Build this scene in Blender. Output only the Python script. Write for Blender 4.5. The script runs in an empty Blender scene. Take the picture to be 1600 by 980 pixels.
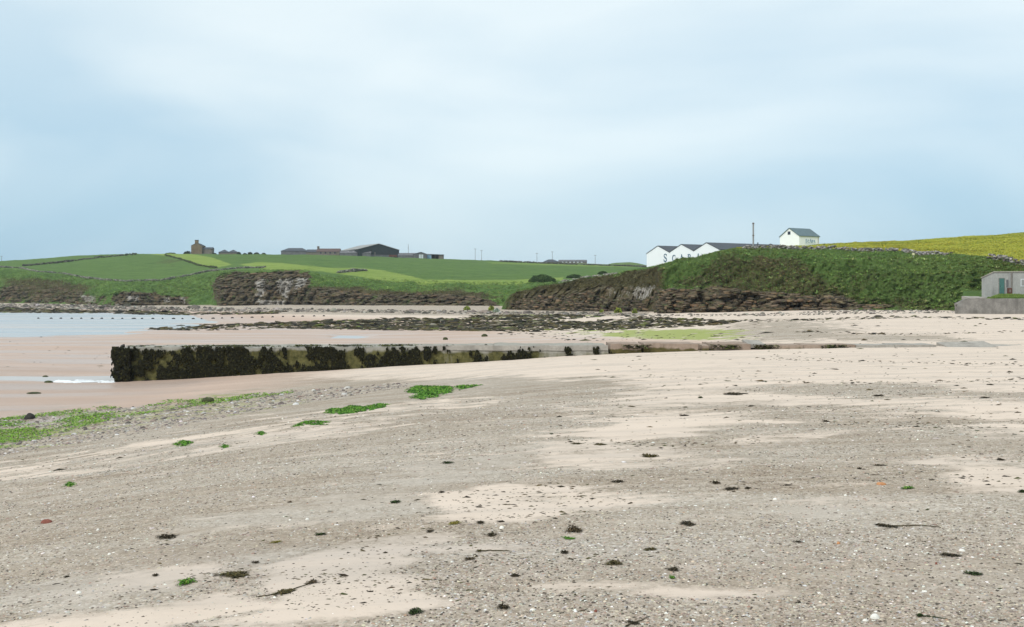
import bpy, math, random
import numpy as np

# ------------------------------------------------------------------ camera
F = 1715.0                 # focal length in photo pixels (photo is 1600 x 980)
CZ = 5.0                   # eye height over the sea
HV = 465.0                 # horizon row in the photo
sc = bpy.context.scene
col = sc.collection
cam_d = bpy.data.cameras.new('camera')
cam_d.sensor_width = 36.0
cam_d.lens = F / 1600 * 36.0
cam_d.shift_y = -(490 - HV) / 1600
cam_d.clip_start = 0.1
cam_d.clip_end = 20000
cam = bpy.data.objects.new('camera', cam_d)
cam.location = (0, 0, CZ)
cam.rotation_euler = (math.radians(90), 0, 0)
col.objects.link(cam)
sc.camera = cam

# ------------------------------------------------------------------ sky and sun
SUN_EL, SUN_AZ = math.radians(43), math.radians(220)     # azimuth clockwise from +Y (behind, slightly left)
world = bpy.data.worlds.new('World')
sc.world = world
world.use_nodes = True
wt = world.node_tree
wt.nodes.clear()
def wn(t, **k):
    n = wt.nodes.new(t)
    for a, b in k.items(): setattr(n, a, b)
    return n
w_out = wn('ShaderNodeOutputWorld'); w_bg = wn('ShaderNodeBackground')
sky = wn('ShaderNodeTexSky', sky_type='NISHITA', sun_disc=False)
sky.sun_elevation = SUN_EL; sky.sun_rotation = SUN_AZ; sky.dust_density = 1.5; sky.ozone_density = 1.5
tc = wn('ShaderNodeTexCoord')
mp = wn('ShaderNodeMapping'); mp.inputs['Scale'].default_value = (1.0, 1.0, 3.2); mp.inputs['Location'].default_value = (1.7, 0.4, 0.3)
nz = wn('ShaderNodeTexNoise'); nz.inputs['Scale'].default_value = 2.1; nz.inputs['Detail'].default_value = 5; nz.inputs['Roughness'].default_value = 0.42; nz.inputs['Distortion'].default_value = 0.35
rp = wn('ShaderNodeValToRGB')
rp.color_ramp.elements[0].position = 0.36; rp.color_ramp.elements[0].color = (0, 0, 0, 1)
rp.color_ramp.elements[1].position = 0.66; rp.color_ramp.elements[1].color = (1, 1, 1, 1)
sep = wn('ShaderNodeSeparateXYZ')
up = wn('ShaderNodeMapRange'); up.inputs['From Min'].default_value = 0.0; up.inputs['From Max'].default_value = 0.30; up.inputs['To Min'].default_value = -0.06; up.inputs['To Max'].default_value = 0.80
cl = wn('ShaderNodeMath', operation='MULTIPLY_ADD'); cl.inputs[1].default_value = 0.62; cl.use_clamp = True
cm = wn('ShaderNodeMix', data_type='RGBA')     # blue-grey cloud body -> white cloud
cm.inputs['A'].default_value = (2.25, 4.0, 5.35, 1)
cm.inputs['B'].default_value = (6.25, 7.0, 7.2, 1)
sm = wn('ShaderNodeMix', data_type='RGBA'); sm.inputs['Factor'].default_value = 0.86
w_bg.inputs['Strength'].default_value = 0.1
L = wt.links.new
L(tc.outputs['Generated'], mp.inputs['Vector']); L(mp.outputs['Vector'], nz.inputs['Vector'])
L(nz.outputs['Fac'], rp.inputs['Fac']); L(tc.outputs['Generated'], sep.inputs['Vector'])
L(sep.outputs['Z'], up.inputs['Value']); L(rp.outputs['Color'], cl.inputs[0]); L(up.outputs['Result'], cl.inputs[2])
L(cl.outputs[0], cm.inputs['Factor']); L(sky.outputs['Color'], sm.inputs['A']); L(cm.outputs['Result'], sm.inputs['B'])
L(sm.outputs['Result'], w_bg.inputs['Color']); L(w_bg.outputs['Background'], w_out.inputs['Surface'])

sun_d = bpy.data.lights.new('sun', 'SUN')
sun_d.energy = 1.5; sun_d.angle = math.radians(14); sun_d.color = (1.0, 0.96, 0.9)
sun = bpy.data.objects.new('sun', sun_d)
sun.rotation_euler = (math.pi / 2 - SUN_EL, 0, -SUN_AZ + math.pi)
sun.location = (-40, -60, 120)
col.objects.link(sun)
vs = sc.view_settings
vs.view_transform = 'Standard'; vs.look = 'None'; vs.exposure = 0.54; vs.gamma = 1.0; vs.use_curve_mapping = False
cy = sc.cycles
cy.max_bounces = 4; cy.diffuse_bounces = 2; cy.glossy_bounces = 2; cy.transmission_bounces = 2; cy.caustics_reflective = False; cy.caustics_refractive = False

# ------------------------------------------------------------------ noise in numpy
rng = np.random.default_rng(11)
random.seed(5)
def _h(ix, iy, iz, s):
    n = (ix.astype(np.int64) * 374761393 + iy.astype(np.int64) * 668265263 + iz.astype(np.int64) * 2147483647 + s * 974634777) & 0xffffffff
    n = ((n ^ (n >> 13)) * 1274126177) & 0xffffffff
    n = ((n ^ (n >> 16)) * 2246822519) & 0xffffffff
    return ((n ^ (n >> 15)) & 0xffffff) / float(0xffffff)
def vnoise(x, y, z=None, s=0):
    x = np.asarray(x, float); y = np.asarray(y, float)
    z = np.zeros_like(x) if z is None else np.asarray(z, float)
    ix, iy, iz = np.floor(x), np.floor(y), np.floor(z)
    fx, fy, fz = x - ix, y - iy, z - iz
    fx, fy, fz = [t * t * (3 - 2 * t) for t in (fx, fy, fz)]
    r = 0
    for dx in (0, 1):
        for dy in (0, 1):
            for dz in (0, 1):
                w = (fx if dx else 1 - fx) * (fy if dy else 1 - fy) * (fz if dz else 1 - fz)
                r = r + w * _h(ix + dx, iy + dy, iz + dz, s)
    return r
def fbm(x, y, z=None, s=0, o=4, g=0.5):
    z = np.zeros_like(np.asarray(x, float)) if z is None else z
    a, t, r, k = 1.0, 0.0, 0.0, 1.0
    for i in range(o):
        r = r + a * vnoise(x * k, y * k, z * k, s + i * 17); t += a; a *= g; k *= 2.03
    return r / t
def sst(a, b, x):
    t = np.clip((x - a) / (b - a), 0, 1)
    return t * t * (3 - 2 * t)
def poly_mask(u, v, pts, soft=6.0):
    """1 inside the outline, 0 outside, soft across the edge"""
    p = np.asarray(pts, float); n = len(p)
    ins = np.zeros(u.shape, bool); d2 = np.full(u.shape, 1e18)
    for i in range(n):
        x0, y0 = p[i]; x1, y1 = p[(i + 1) % n]
        c = ((y0 > v) != (y1 > v))
        with np.errstate(divide='ignore', invalid='ignore'):
            xi = (x1 - x0) * (v - y0) / ((y1 - y0) if y1 != y0 else 1e-9) + x0
        ins ^= c & (u < xi)
        ex, ey = x1 - x0, y1 - y0
        t = np.clip(((u - x0) * ex + (v - y0) * ey) / (ex * ex + ey * ey + 1e-9), 0, 1)
        d2 = np.minimum(d2, ((u - x0 - t * ex) * 0.35) ** 2 + (v - y0 - t * ey) ** 2)
    d = np.sqrt(d2); d = np.where(ins, d, -d)
    return sst(-soft, soft, d)
def proj(P):
    y = np.maximum(P[..., 1], 0.3)
    return 800 + F * P[..., 0] / y, HV + F * (CZ - P[..., 2]) / y
def at(u, v, Y):
    return np.array([(u - 800) / F * Y, Y, CZ - (v - HV) / F * Y])

# ------------------------------------------------------------------ scene helpers
def link(o, parent=None):
    col.objects.link(o)
    if parent is not None: o.parent = parent
    return o
def tag(o, label=None, cat=None, group=None, kind=None):
    if label: o['label'] = label
    if cat: o['category'] = cat
    if group: o['group'] = group
    if kind: o['kind'] = kind
    return o
def mesh_np(name, V, faces, mat, parent=None, attrs=None, colors=None, smooth=False, loc=None):
    """faces: (n,k) array or list of such arrays"""
    V = np.asarray(V, float).reshape(-1, 3)
    if loc is not None: V = V - np.asarray(loc, float)
    fl = [np.asarray(f, np.int32) for f in (faces if isinstance(faces, list) else [faces]) if len(f)]
    me = bpy.data.meshes.new(name)
    me.vertices.add(len(V)); me.vertices.foreach_set('co', V.astype(np.float32).ravel())
    idx = np.concatenate([f.ravel() for f in fl]); cnt = np.concatenate([np.full(len(f), f.shape[1], np.int32) for f in fl])
    me.loops.add(len(idx)); me.loops.foreach_set('vertex_index', idx)
    me.polygons.add(len(cnt)); me.polygons.foreach_set('loop_start', np.concatenate([[0], np.cumsum(cnt)[:-1]]).astype(np.int32))
    if smooth: me.polygons.foreach_set('use_smooth', np.ones(len(cnt), bool))
    me.update(calc_edges=True)
    for k, a in (attrs or {}).items():
        at_ = me.attributes.new(k, 'FLOAT', 'POINT'); at_.data.foreach_set('value', np.asarray(a, np.float32).ravel())
    if colors is not None:
        c = np.concatenate([np.asarray(colors, np.float32).reshape(-1, 3), np.ones((len(V), 1), np.float32)], 1)
        at_ = me.attributes.new('col', 'FLOAT_COLOR', 'POINT'); at_.data.foreach_set('color', c.ravel())
    if mat is not None: me.materials.append(mat)
    o = bpy.data.objects.new(name, me)
    if loc is not None and parent is None: o.location = loc
    return link(o, parent)
def empty(name, loc=(0, 0, 0), rz=0.0):
    o = bpy.data.objects.new(name, None); o.location = loc; o.rotation_euler = (0, 0, rz); o.empty_display_size = 0.3
    return link(o)
def grid_faces(nc, nr):
    i = np.arange(nc - 1)[:, None] * nr + np.arange(nr - 1)[None, :]
    return np.stack([i, i + nr, i + nr + 1, i + 1], -1).reshape(-1, 4)
class MB:
    """collects boxes, prisms and tubes for one mesh"""
    def __init__(s): s.v = []; s.f = []
    def add(s, V, Fs):
        b = len(s.v); s.v += [tuple(map(float, p)) for p in V]; s.f += [tuple(int(i) + b for i in f) for f in Fs]
    def box(s, x0, x1, y0, y1, z0, z1):
        s.add([(x0, y0, z0), (x1, y0, z0), (x1, y1, z0), (x0, y1, z0), (x0, y0, z1), (x1, y0, z1), (x1, y1, z1), (x0, y1, z1)],
              [(0, 3, 2, 1), (4, 5, 6, 7), (0, 1, 5, 4), (1, 2, 6, 5), (2, 3, 7, 6), (3, 0, 4, 7)])
    def prism(s, poly, y0, y1):           # poly in x,z, extruded along y
        n = len(poly)
        s.add([(x, y0, z) for x, z in poly] + [(x, y1, z) for x, z in poly],
              [tuple(range(n)), tuple(range(2 * n - 1, n - 1, -1))] + [(i, i + n, (i + 1) % n + n, (i + 1) % n) for i in range(n)])
    def prism_z(s, poly, z0, z1):         # poly in x,y, extruded up
        n = len(poly)
        s.add([(x, y, z0) for x, y in poly] + [(x, y, z1) for x, y in poly],
              [tuple(range(n - 1, -1, -1)), tuple(range(n, 2 * n))] + [(i, (i + 1) % n, (i + 1) % n + n, i + n) for i in range(n)])
    def tube(s, pts, rad, k=6):
        pts = [np.array(p, float) for p in pts]; n = len(pts); rad = rad if hasattr(rad, '__len__') else [rad] * n
        V = []
        for i, p in enumerate(pts):
            d = pts[min(i + 1, n - 1)] - pts[max(i - 1, 0)]; d /= np.linalg.norm(d) + 1e-9
            a = np.cross(d, (0, 0, 1)) if abs(d[2]) < .9 else np.cross(d, (1, 0, 0)); a /= np.linalg.norm(a); b = np.cross(d, a)
            V += [p + rad[i] * (math.cos(t) * a + math.sin(t) * b) for t in np.arange(k) * 2 * math.pi / k]
        Fs = [(i * k + j, i * k + (j + 1) % k, (i + 1) * k + (j + 1) % k, (i + 1) * k + j) for i in range(n - 1) for j in range(k)]
        s.add(V, Fs + [tuple(range(k - 1, -1, -1)), tuple(range((n - 1) * k, n * k))])
    def build(s, name, mat, parent=None, smooth=False):
        me = bpy.data.meshes.new(name); me.from_pydata(s.v, [], s.f)
        if smooth: me.polygons.foreach_set('use_smooth', np.ones(len(s.f), bool))
        me.materials.append(mat); me.update()
        return link(bpy.data.objects.new(name, me), parent)

# ------------------------------------------------------------------ materials
class NT:
    def __init__(s, name):
        s.m = bpy.data.materials.new(name); s.m.use_nodes = True
        s.t = s.m.node_tree; s.t.nodes.clear()
        s.out = s.n('ShaderNodeOutputMaterial'); s.b = s.n('ShaderNodeBsdfPrincipled')
        s.l(s.b.outputs[0], s.out.inputs['Surface'])
        s.pos = s.n('ShaderNodeNewGeometry').outputs['Position']
    def n(s, t, **k):
        x = s.t.nodes.new(t)
        for a, b in k.items(): setattr(x, a, b)
        return x
    def l(s, a, b): s.t.links.new(a, b)
    def put(s, sock, val):
        if isinstance(val, bpy.types.NodeSocket): s.l(val, sock)
        elif isinstance(val, tuple) and len(val) == 3 and sock.type == 'RGBA': sock.default_value = (*val, 1)
        else: sock.default_value = val
    def attr(s, name): return s.n('ShaderNodeAttribute', attribute_name=name).outputs['Fac']
    def attrc(s, name): return s.n('ShaderNodeAttribute', attribute_name=name).outputs['Color']
    def scale(s, sx, sy, sz, v=None, rot=0):
        m = s.n('ShaderNodeMapping'); m.inputs['Scale'].default_value = (sx, sy, sz); m.inputs['Rotation'].default_value = (0, 0, rot); s.l(v or s.pos, m.inputs['Vector']); return m.outputs[0]
    def noise(s, scale, detail=4, rough=0.55, v=None, dist=0, col=False):
        x = s.n('ShaderNodeTexNoise'); x.inputs['Scale'].default_value = scale; x.inputs['Detail'].default_value = detail
        x.inputs['Roughness'].default_value = rough; x.inputs['Distortion'].default_value = dist; s.l(v or s.pos, x.inputs['Vector'])
        return x.outputs['Color' if col else 'Fac']
    def voro(s, scale, v=None, out='Color', rand=1.0):
        x = s.n('ShaderNodeTexVoronoi'); x.inputs['Scale'].default_value = scale; x.inputs['Randomness'].default_value = rand; s.l(v or s.pos, x.inputs['Vector']); return x.outputs[out]
    def ramp(s, fac, stops):
        r = s.n('ShaderNodeValToRGB'); e = r.color_ramp.elements
        while len(e) < len(stops): e.new(0.5)
        for i, (p, c) in enumerate(stops): e[i].position = p; e[i].color = (c, c, c, 1) if not hasattr(c, '__len__') else (*c, 1)
        s.put(r.inputs['Fac'], fac); return r.outputs['Color']
    def mix(s, fac, a, b, mode='MIX'):
        m = s.n('ShaderNodeMix', data_type='RGBA', blend_type=mode)
        s.put(m.inputs['Factor'], fac); s.put(m.inputs['A'], a); s.put(m.inputs['B'], b); return m.outputs['Result']
    def math(s, op, a, b=0.5, c=None, clamp=False):
        m = s.n('ShaderNodeMath', operation=op, use_clamp=clamp); s.put(m.inputs[0], a); s.put(m.inputs[1], b)
        if c is not None: s.put(m.inputs[2], c)
        return m.outputs[0]
    def bump(s, h, strength=0.5, dist=0.05):
        b = s.n('ShaderNodeBump'); b.inputs['Strength'].default_value = strength; b.inputs['Distance'].default_value = dist
        s.put(b.inputs['Height'], h); s.l(b.outputs[0], s.b.inputs['Normal'])
    def done(s, color, rough=0.9, spec=0.3):
        s.put(s.b.inputs['Base Color'], color); s.put(s.b.inputs['Roughness'], rough)
        s.put(s.b.inputs['Specular IOR Level'], spec); return s.m
def simple(name, c, rough=0.85, var=0.25, sc_=3.0, spec=0.25, bump=0.0):
    t = NT(name); n = t.noise(sc_, 5, 0.6)
    d = tuple(x * (1 - var) for x in c); h = tuple(min(1, x * (1 + var)) for x in c)
    if bump: t.bump(t.noise(sc_ * 4, 4), bump, 0.05)
    return t.done(t.mix(t.ramp(n, [(.3, 0), (.7, 1)]), d, h), rough, spec)
def by_color(name, rough=0.8, spec=0.3, trans=0.0):
    t = NT(name); c = t.attrc('col'); n = t.noise(30, 3)
    return t.done(t.mix(0.35, c, t.mix(1.0, c, t.ramp(n, [(.3, .45), (.7, 1.0)]), 'MULTIPLY')), rough, spec)

# beach: dry sand, shelly gravel, wet sand, pink flats, thin algae, by masks that sit on the mesh
def beach_material():
    t = NT('beach_sand')
    sand, wet, pink, alg, grey = [t.attr(k) for k in ('sand', 'wet', 'pink', 'algae', 'grey')]
    fine = t.noise(9, 6, 0.65); edge = t.noise(2.6, 5, 0.6, t.scale(0.55, 1.0, 1))
    sm_ = t.math('ADD', sand, t.math('MULTIPLY', t.math('SUBTRACT', fine, 0.5), 1.5))
    sm_ = t.math('ADD', sm_, t.math('MULTIPLY', t.math('SUBTRACT', edge, 0.5), 2.0))
    sm_ = t.math('ADD', sm_, t.math('MULTIPLY', t.math('SUBTRACT', t.noise(1.0, 5, .65, t.scale(.16, 1.5, 1, rot=-.05)), 0.5), 1.9))
    sm_ = t.ramp(sm_, [(.18, 0), (.50, .55), (.86, 1)])
    # gravel: cells of shell and stone
    cell = t.voro(70); cell2 = t.voro(27)
    g = t.ramp(t.n('ShaderNodeSeparateColor').outputs[0], [(0, 0), (1, 1)])
    def chan(c):
        q = t.n('ShaderNodeSeparateColor'); t.l(c, q.inputs[0]); return q.outputs
    q1, q2 = chan(cell), chan(cell2)
    gcol = t.ramp(q1[0], [(0, (.16, .13, .10)), (.25, (.33, .275, .215)), (.6, (.49, .415, .33)), (.85, (.58, .505, .42)), (1.0, (.80, .77, .72))])
    gcol2 = t.ramp(q2[1], [(0, (.18, .145, .115)), (.4, (.38, .33, .27)), (.8, (.50, .44, .37)), (1.0, (.72, .68, .62))])
    gravel = t.mix(0.5, gcol, gcol2)
    big = t.noise(.6, 6, .7, t.scale(.35, 1.5, 1)); gravel = t.mix(t.ramp(big, [(.40, 0), (.60, .8)]), gravel, t.mix(1.0, gravel, (.70, .63, .56), 'MULTIPLY'))
    gravel = t.mix(t.ramp(t.noise(1.7, 5, .7, t.scale(.4, 1.6, 1)), [(.54, 0), (.68, .5)]), gravel, (.55, .475, .395))
    gravel = t.mix(t.ramp(t.noise(0.7, 4, .6, t.scale(.5, 1, 1)), [(.35, 0), (.7, .45)]), gravel, (.44, .37, .30))
    gravel = t.mix(t.math('MULTIPLY', t.math('MULTIPLY', grey, t.ramp(edge, [(.3, 0), (.7, 1)])), 0.85), gravel, t.mix(fine, (.46, .405, .345), (.57, .505, .435)))
    dry = t.mix(t.noise(1.3, 5, .6), (.62, .507, .412), (.71, .595, .50))
    dry = t.mix(t.ramp(t.noise(.8, 6, .7, t.scale(.10, 1.2, 1)), [(.46, 0), (.62, .5)]), dry, (.46, .40, .345))
    specks = t.math('MULTIPLY', t.ramp(t.voro(34, None, 'Distance'), [(.09, 1), (.15, 0)]), t.ramp(t.noise(3.5, 3), [(.52, 0), (.62, 1)]))
    dry = t.mix(specks, dry, (.13, .10, .07))
    c = t.mix(sm_, gravel, dry)
    pk = t.mix(t.ramp(t.noise(.35, 5, .6, t.scale(.25, 1, 1)), [(.3, 0), (.7, 1)]), (.46, .335, .265), (.56, .425, .345))
    c = t.mix(pink, c, pk)
    wm = t.math('ADD', t.math('MULTIPLY', wet, .8), t.math('MULTIPLY', t.math('SUBTRACT', t.noise(.22, 5, .6, t.scale(.18, 1, 1)), .5), 2.6))
    wm = t.ramp(wm, [(.25, 0), (1.0, 1)])
    c = t.mix(t.math('MULTIPLY', wm, .30), c, (.30, .235, .20))
    am = t.ramp(t.math('ADD', alg, t.math('MULTIPLY', t.math('SUBTRACT', t.noise(1.4, 5, .65, t.scale(.5, 1, 1)), .5), 1.1)), [(.50, 0), (.80, .9)])
    c = t.mix(am, c, t.mix(fine, (.20, .25, .055), (.36, .40, .11)))
    hgt = t.mix(sm_, t.ramp(q1[1], [(0, 0), (1, 1)]), t.math('MULTIPLY', t.noise(14, 4), .5))
    t.bump(hgt, 0.55, 0.02)
    rough = t.ramp(wm, [(0, .95), (1, .36)])
    return t.done(c, rough, t.ramp(wm, [(0, .10), (1, .36)]))

def land_material(name, near):
    """grass over rock: masks rock / bright / brown / yellow / white / tide live on the mesh"""
    t = NT(name)
    rock, bright, brown, yel, wht, tide = [t.attr(k) for k in ('rock', 'bright', 'brown', 'yellow', 'white', 'tide')]
    s = 1.0 if near else 0.45
    n1 = t.noise(.07 * s, 5, .6); n2 = t.noise(.55 * s, 6, .65); n3 = t.noise(2.4 * s, 5, .7)
    lush = t.mix(t.ramp(n2, [(.32, 0), (.68, 1)]), (.048, .085, .021), (.110, .165, .044))
    lush = t.mix(t.ramp(n3, [(.35, 0), (.75, .6)]), lush, (.115, .175, .05))
    lush = t.mix(t.ramp(n1, [(.4, 0), (.7, .5)]), lush, (.060, .135, .030))
    if not near:
        st = t.noise(.9, 3, .5, t.scale(.10, .5, .1, rot=.5))
        lush = t.mix(.7, lush, t.mix(t.ramp(st, [(.42, 0), (.58, 1)]), (.078, .145, .036), (.130, .215, .052)))
    bf = t.mix(t.ramp(t.noise(.35, 3, .6, t.scale(.12, 1.2, .1, rot=.45)), [(.35, 0), (.65, 1)]), (.17, .25, .045), (.27, .345, .085))
    c = t.mix(bright, lush, bf)
    bm = t.ramp(t.math('ADD', brown, t.math('MULTIPLY', t.math('SUBTRACT', n3, .5), 1.6)), [(.35, 0), (.7, 1)])
    heath = t.mix(t.ramp(n2, [(.3, 0), (.7, 1)]), (.040, .034, .017), (.105, .092, .040))
    c = t.mix(bm, c, heath)
    ym = t.ramp(t.math('ADD', yel, t.math('MULTIPLY', t.math('SUBTRACT', t.noise(1.1, 6, .75, t.scale(.7, .5, 1)), .5), 1.1)), [(.42, 0), (.74, 1)])
    c = t.mix(t.math('MULTIPLY', ym, yel), c, t.mix(n3, (.26, .28, .035), (.44, .42, .045)))
    # rock: thin flat beds with joints
    beds = t.noise(1.0, 4, .7, t.scale(.07, .07, 2.9), dist=.25); blot = t.noise(.30, 5, .65)
    rc = t.mix(t.ramp(beds, [(.40, 0), (.47, .6), (.53, .35), (.60, 1)]), (.046, .038, .026), (.165, .130, .085))
    rc = t.mix(t.ramp(blot, [(.50, 0), (.66, .7)]), rc, t.mix(t.noise(2.2, 4, .7), (.075, .060, .030), (.20, .115, .058)))
    rc = t.mix(t.ramp(t.noise(.22, 3, .6, t.scale(1, 1, .4)), [(.48, 0), (.60, .6)]), rc, t.mix(t.ramp(beds, [(.4, 0), (.6, 1)]), (.10, .062, .034), (.24, .165, .10)))
    rc = t.mix(t.ramp(t.noise(.6, 6, .75), [(.47, 0), (.60, .8)]), rc, (.080, .082, .034))
    rc = t.mix(t.ramp(t.noise(1.6, 5, .7, t.scale(1, 1, .6)), [(.60, 0), (.72, .7)]), rc, (.22, .19, .15))
    rc = t.mix(t.ramp(t.noise(.9, 4, .6, t.scale(1, 1, .14)), [(.53, 0), (.62, .85)]), rc, (.034, .029, .021))
    rm = t.ramp(t.math('ADD', rock, t.math('MULTIPLY', t.math('SUBTRACT', n2, .5), 2.6)), [(.38, 0), (.66, 1)])
    c = t.mix(rm, c, rc)
    tm = t.ramp(t.math('ADD', tide, t.math('MULTIPLY', t.math('SUBTRACT', n2, .5), 2.4)), [(.35, 0), (.9, .85)])
    c = t.mix(tm, c, t.mix(n3, (.026, .023, .019), (.085, .072, .055)))
    wm = t.ramp(t.math('ADD', wht, t.math('MULTIPLY', t.math('SUBTRACT', t.noise(1.3, 4, .75, t.scale(1, 1, .6)), .5), 3.4)), [(.66, 0), (1.05, .85)])
    c = t.mix(wm, c, (.40, .375, .34))
    t.bump(t.mix(rm, n3, beds), 0.9, 0.5 if near else 0.8)
    return t.done(c, 0.95, 0.1)

M = {}
M['beach'] = beach_material()
M['land'] = land_material('headland_turf_and_rock', True)
M['far'] = land_material('far_fields_and_rock', False)
def water_material():
    t = NT('sea_water'); t.bump(t.noise(1.3, 4, .6, t.scale(.35, 1.3, 1)), .35, .06)
    t.b.inputs['IOR'].default_value = 1.33
    st = t.ramp(t.noise(.10, 4, .6, t.scale(.15, 1, 1)), [(.4, 0), (.62, 1)])
    return t.done(t.mix(st, (.36, .41, .44), (.47, .455, .44)), t.ramp(st, [(0, .26), (1, .44)]), .45)
M['water'] = water_material()
M['pebble'] = by_color('pebble_mix', .85, .25)
M['weed'] = by_color('seaweed', .75, .12)
def grass_material():
    t = NT('grass_blades'); c = t.attrc('col')
    g = t.n('ShaderNodeNewGeometry'); a = t.n('ShaderNodeVectorMath', operation='MULTIPLY_ADD'); t.l(g.outputs['Normal'], a.inputs[0]); a.inputs[1].default_value = (.4, .4, .4); a.inputs[2].default_value = (0, -.25, .8)
    b = t.n('ShaderNodeVectorMath', operation='NORMALIZE'); t.l(a.outputs[0], b.inputs[0]); t.l(b.outputs[0], t.b.inputs['Normal'])
    return t.done(c, .95, .05)
M['grass'] = grass_material()
M['foam'] = simple('white_foam', (.82, .85, .87), .6, .05)
def concrete(name, a, b, alg=None, algm='algae'):
    t = NT(name); n = t.noise(.9, 6, .65); n2 = t.noise(6, 5, .65); n3 = t.noise(1.0, 4, .6, t.scale(1.2, 1, .25))
    c = t.mix(t.ramp(n, [(.3, 0), (.7, 1)]), a, b)
    c = t.mix(t.ramp(n2, [(.4, 0), (.75, .5)]), c, tuple(x * .55 for x in a))
    c = t.mix(t.ramp(n3, [(.5, 0), (.72, .55)]), c, tuple(x * .5 for x in a))
    if alg:
        am = t.ramp(t.math('ADD', t.attr(algm), t.math('MULTIPLY', t.math('SUBTRACT', n3, .5), 1.3)), [(.35, 0), (.65, 1)])
        c = t.mix(am, c, t.mix(t.ramp(t.noise(3.0, 6, .75), [(.35, 0), (.65, 1)]), alg[0], alg[1]))
    t.bump(n2, .5, .03); return t.done(c, .92, .15)
M['pier'] = concrete('weathered_pier_concrete', (.30, .285, .245), (.42, .40, .35), ((.050, .050, .018), (.165, .150, .060)))
M['pink'] = concrete('pinkish_sandstone', (.30, .225, .175), (.40, .32, .26), ((.06, .055, .02), (.12, .10, .04)))
M['seawall'] = concrete('sea_wall_concrete', (.17, .16, .145), (.30, .28, .255))
M['hutwall'] = concrete('hut_render', (.33, .335, .32), (.42, .42, .40))
M['slab'] = concrete('pale_slab', (.33, .305, .27), (.44, .41, .365))
M['white'] = simple('white_render', (.88, .90, .92), .8, .02, .3)
M['slate'] = simple('slate_roof', (.060, .068, .080), .6, .2, 1.5)
M['greenroof'] = simple('green_grey_roof', (.095, .145, .160), .5, .12, 1.0)
M['navy'] = simple('navy_lettering', (.025, .10, .17), .6, .1)
M['bluegrey'] = simple('faded_blue_lettering', (.20, .33, .45), .6, .1)
M['darkglass'] = simple('dark_glass', (.02, .025, .05), .15, .1, 1, .5)
M['steel'] = simple('grey_steel', (.30, .30, .30), .5, .15, 4)
M['rust'] = simple('rusty_red', (.12, .05, .038), .8, .3, 5)
M['teal'] = simple('teal_door_paint', (.065, .16, .145), .6, .2, 4)
M['farmstone'] = simple('farm_stone', (.17, .15, .125), .9, .25, .8)
M['farmgrey'] = simple('farm_grey_sheet', (.135, .135, .14), .8, .25, .6)
M['ochre'] = simple('ochre_stone', (.175, .135, .088), .9, .2, .8)
M['barn'] = simple('dark_barn_cladding', (.030, .038, .040), .8, .2, .6)
M['sheet'] = simple('pale_roof_sheet', (.29, .29, .28), .7, .15, .5)
M['redroof'] = simple('brown_red_tile', (.115, .080, .072), .8, .2, 1.0)
M['door_white'] = simple('pale_door', (.62, .66, .68), .7, .1, 2)
M['wood'] = simple('weathered_wood', (.16, .13, .11), .9, .25, 4)
M['drystone'] = by_color('dry_stone', .95, .15)
M['signpaint'] = simple('yellow_white_sign', (.62, .60, .36), .7, .1, 4)
M['redstone'] = simple('red_sandstone', (.235, .085, .062), .85, .2, 25, bump=.3)
M['shell'] = simple('white_shell', (.76, .74, .68), .6, .12, 30, bump=.2)
M['orange'] = simple('orange_shell', (.46, .22, .10), .7, .2, 30)
M['rockdark'] = simple('wet_black_rock', (.024, .022, .019), .6, .4, 5, bump=.6)
M['rockmoss'] = simple('mossy_rock', (.050, .058, .022), .8, .5, 5, bump=.6)

# ------------------------------------------------------------------ ground of the beach
# smooth level surface through surveyed heights (x, y, z), then channels, pools and ripples
CP = np.array([
 (0,0,3.45),(-4,0,3.15),(4,0,3.6),(-10,0,2.4),(10,0,3.8),(-20,0,1.0),(25,0,4.2),(-35,0,-.1),(-60,0,-1.2),(60,0,4.5),
 (0,5.3,3.4),(-2.5,5.3,3.28),(2.5,5.3,3.45),(-7,15,2.2),(0,15,2.95),(7,15,3.2),(-16,15,1.1),(16,15,3.5),
 (-14.4,30.8,.65),(-5,30,1.9),(0,30,2.3),(14,30,2.85),(-30,30,.0),(40,30,3.4),
 (-20,44,.15),(-10,48,.78),(-4.7,54,1.15),(0,47,1.8),(20,45,2.5),(-40,44,-.1),
 (-23.5,65,.02),(-15,65,.45),(-7.6,65,.9),(0,65,1.32),(5.7,65,1.66),(15,65,1.93),(26,65,2.04),(32,65,2.1),(50,65,2.5),(-31,66,.06),(-45,65,0),
 (-40,87,.2),(-20,87,.2),(-5,87,.6),(10,90,1.3),(25,90,2.2),(40,90,2.5),(70,90,3.1),(-90,90,-.2),
 (-65,140,.08),(-30,140,.2),(0,140,.6),(25,140,1.7),(45,137,2.9),(65,132,3.0),(90,130,3.3),(-140,140,-.4),
 (-90,200,.05),(-40,200,.2),(0,200,.8),(30,190,2.5),(45,170,2.9),(80,180,3.2),
 (0,255,2.0),(-60,255,.35),(-20,330,2.5),(-100,330,.05),(-75,400,2.4),(-180,380,.05),
 (-175,460,1.6),(-240,510,2.3),(-330,380,-.5),(-330,520,2),(-500,450,-.5),(120,140,3.4),(120,60,3.6),(200,400,3.5),(60,330,3)], float)
def warp(x, y):
    yy = np.maximum(y, 0) + 10
    return np.stack([x / yy * 2.2, np.log(yy)], -1)
_cw = warp(CP[:, 0], CP[:, 1])
def _tps(r2): return np.where(r2 > 1e-12, r2 * np.log(np.maximum(r2, 1e-12)), 0)
_n = len(CP)
_K = _tps(((_cw[:, None] - _cw[None]) ** 2).sum(-1)) + np.eye(_n) * 0.004
_P = np.concatenate([np.ones((_n, 1)), _cw], 1)
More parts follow.
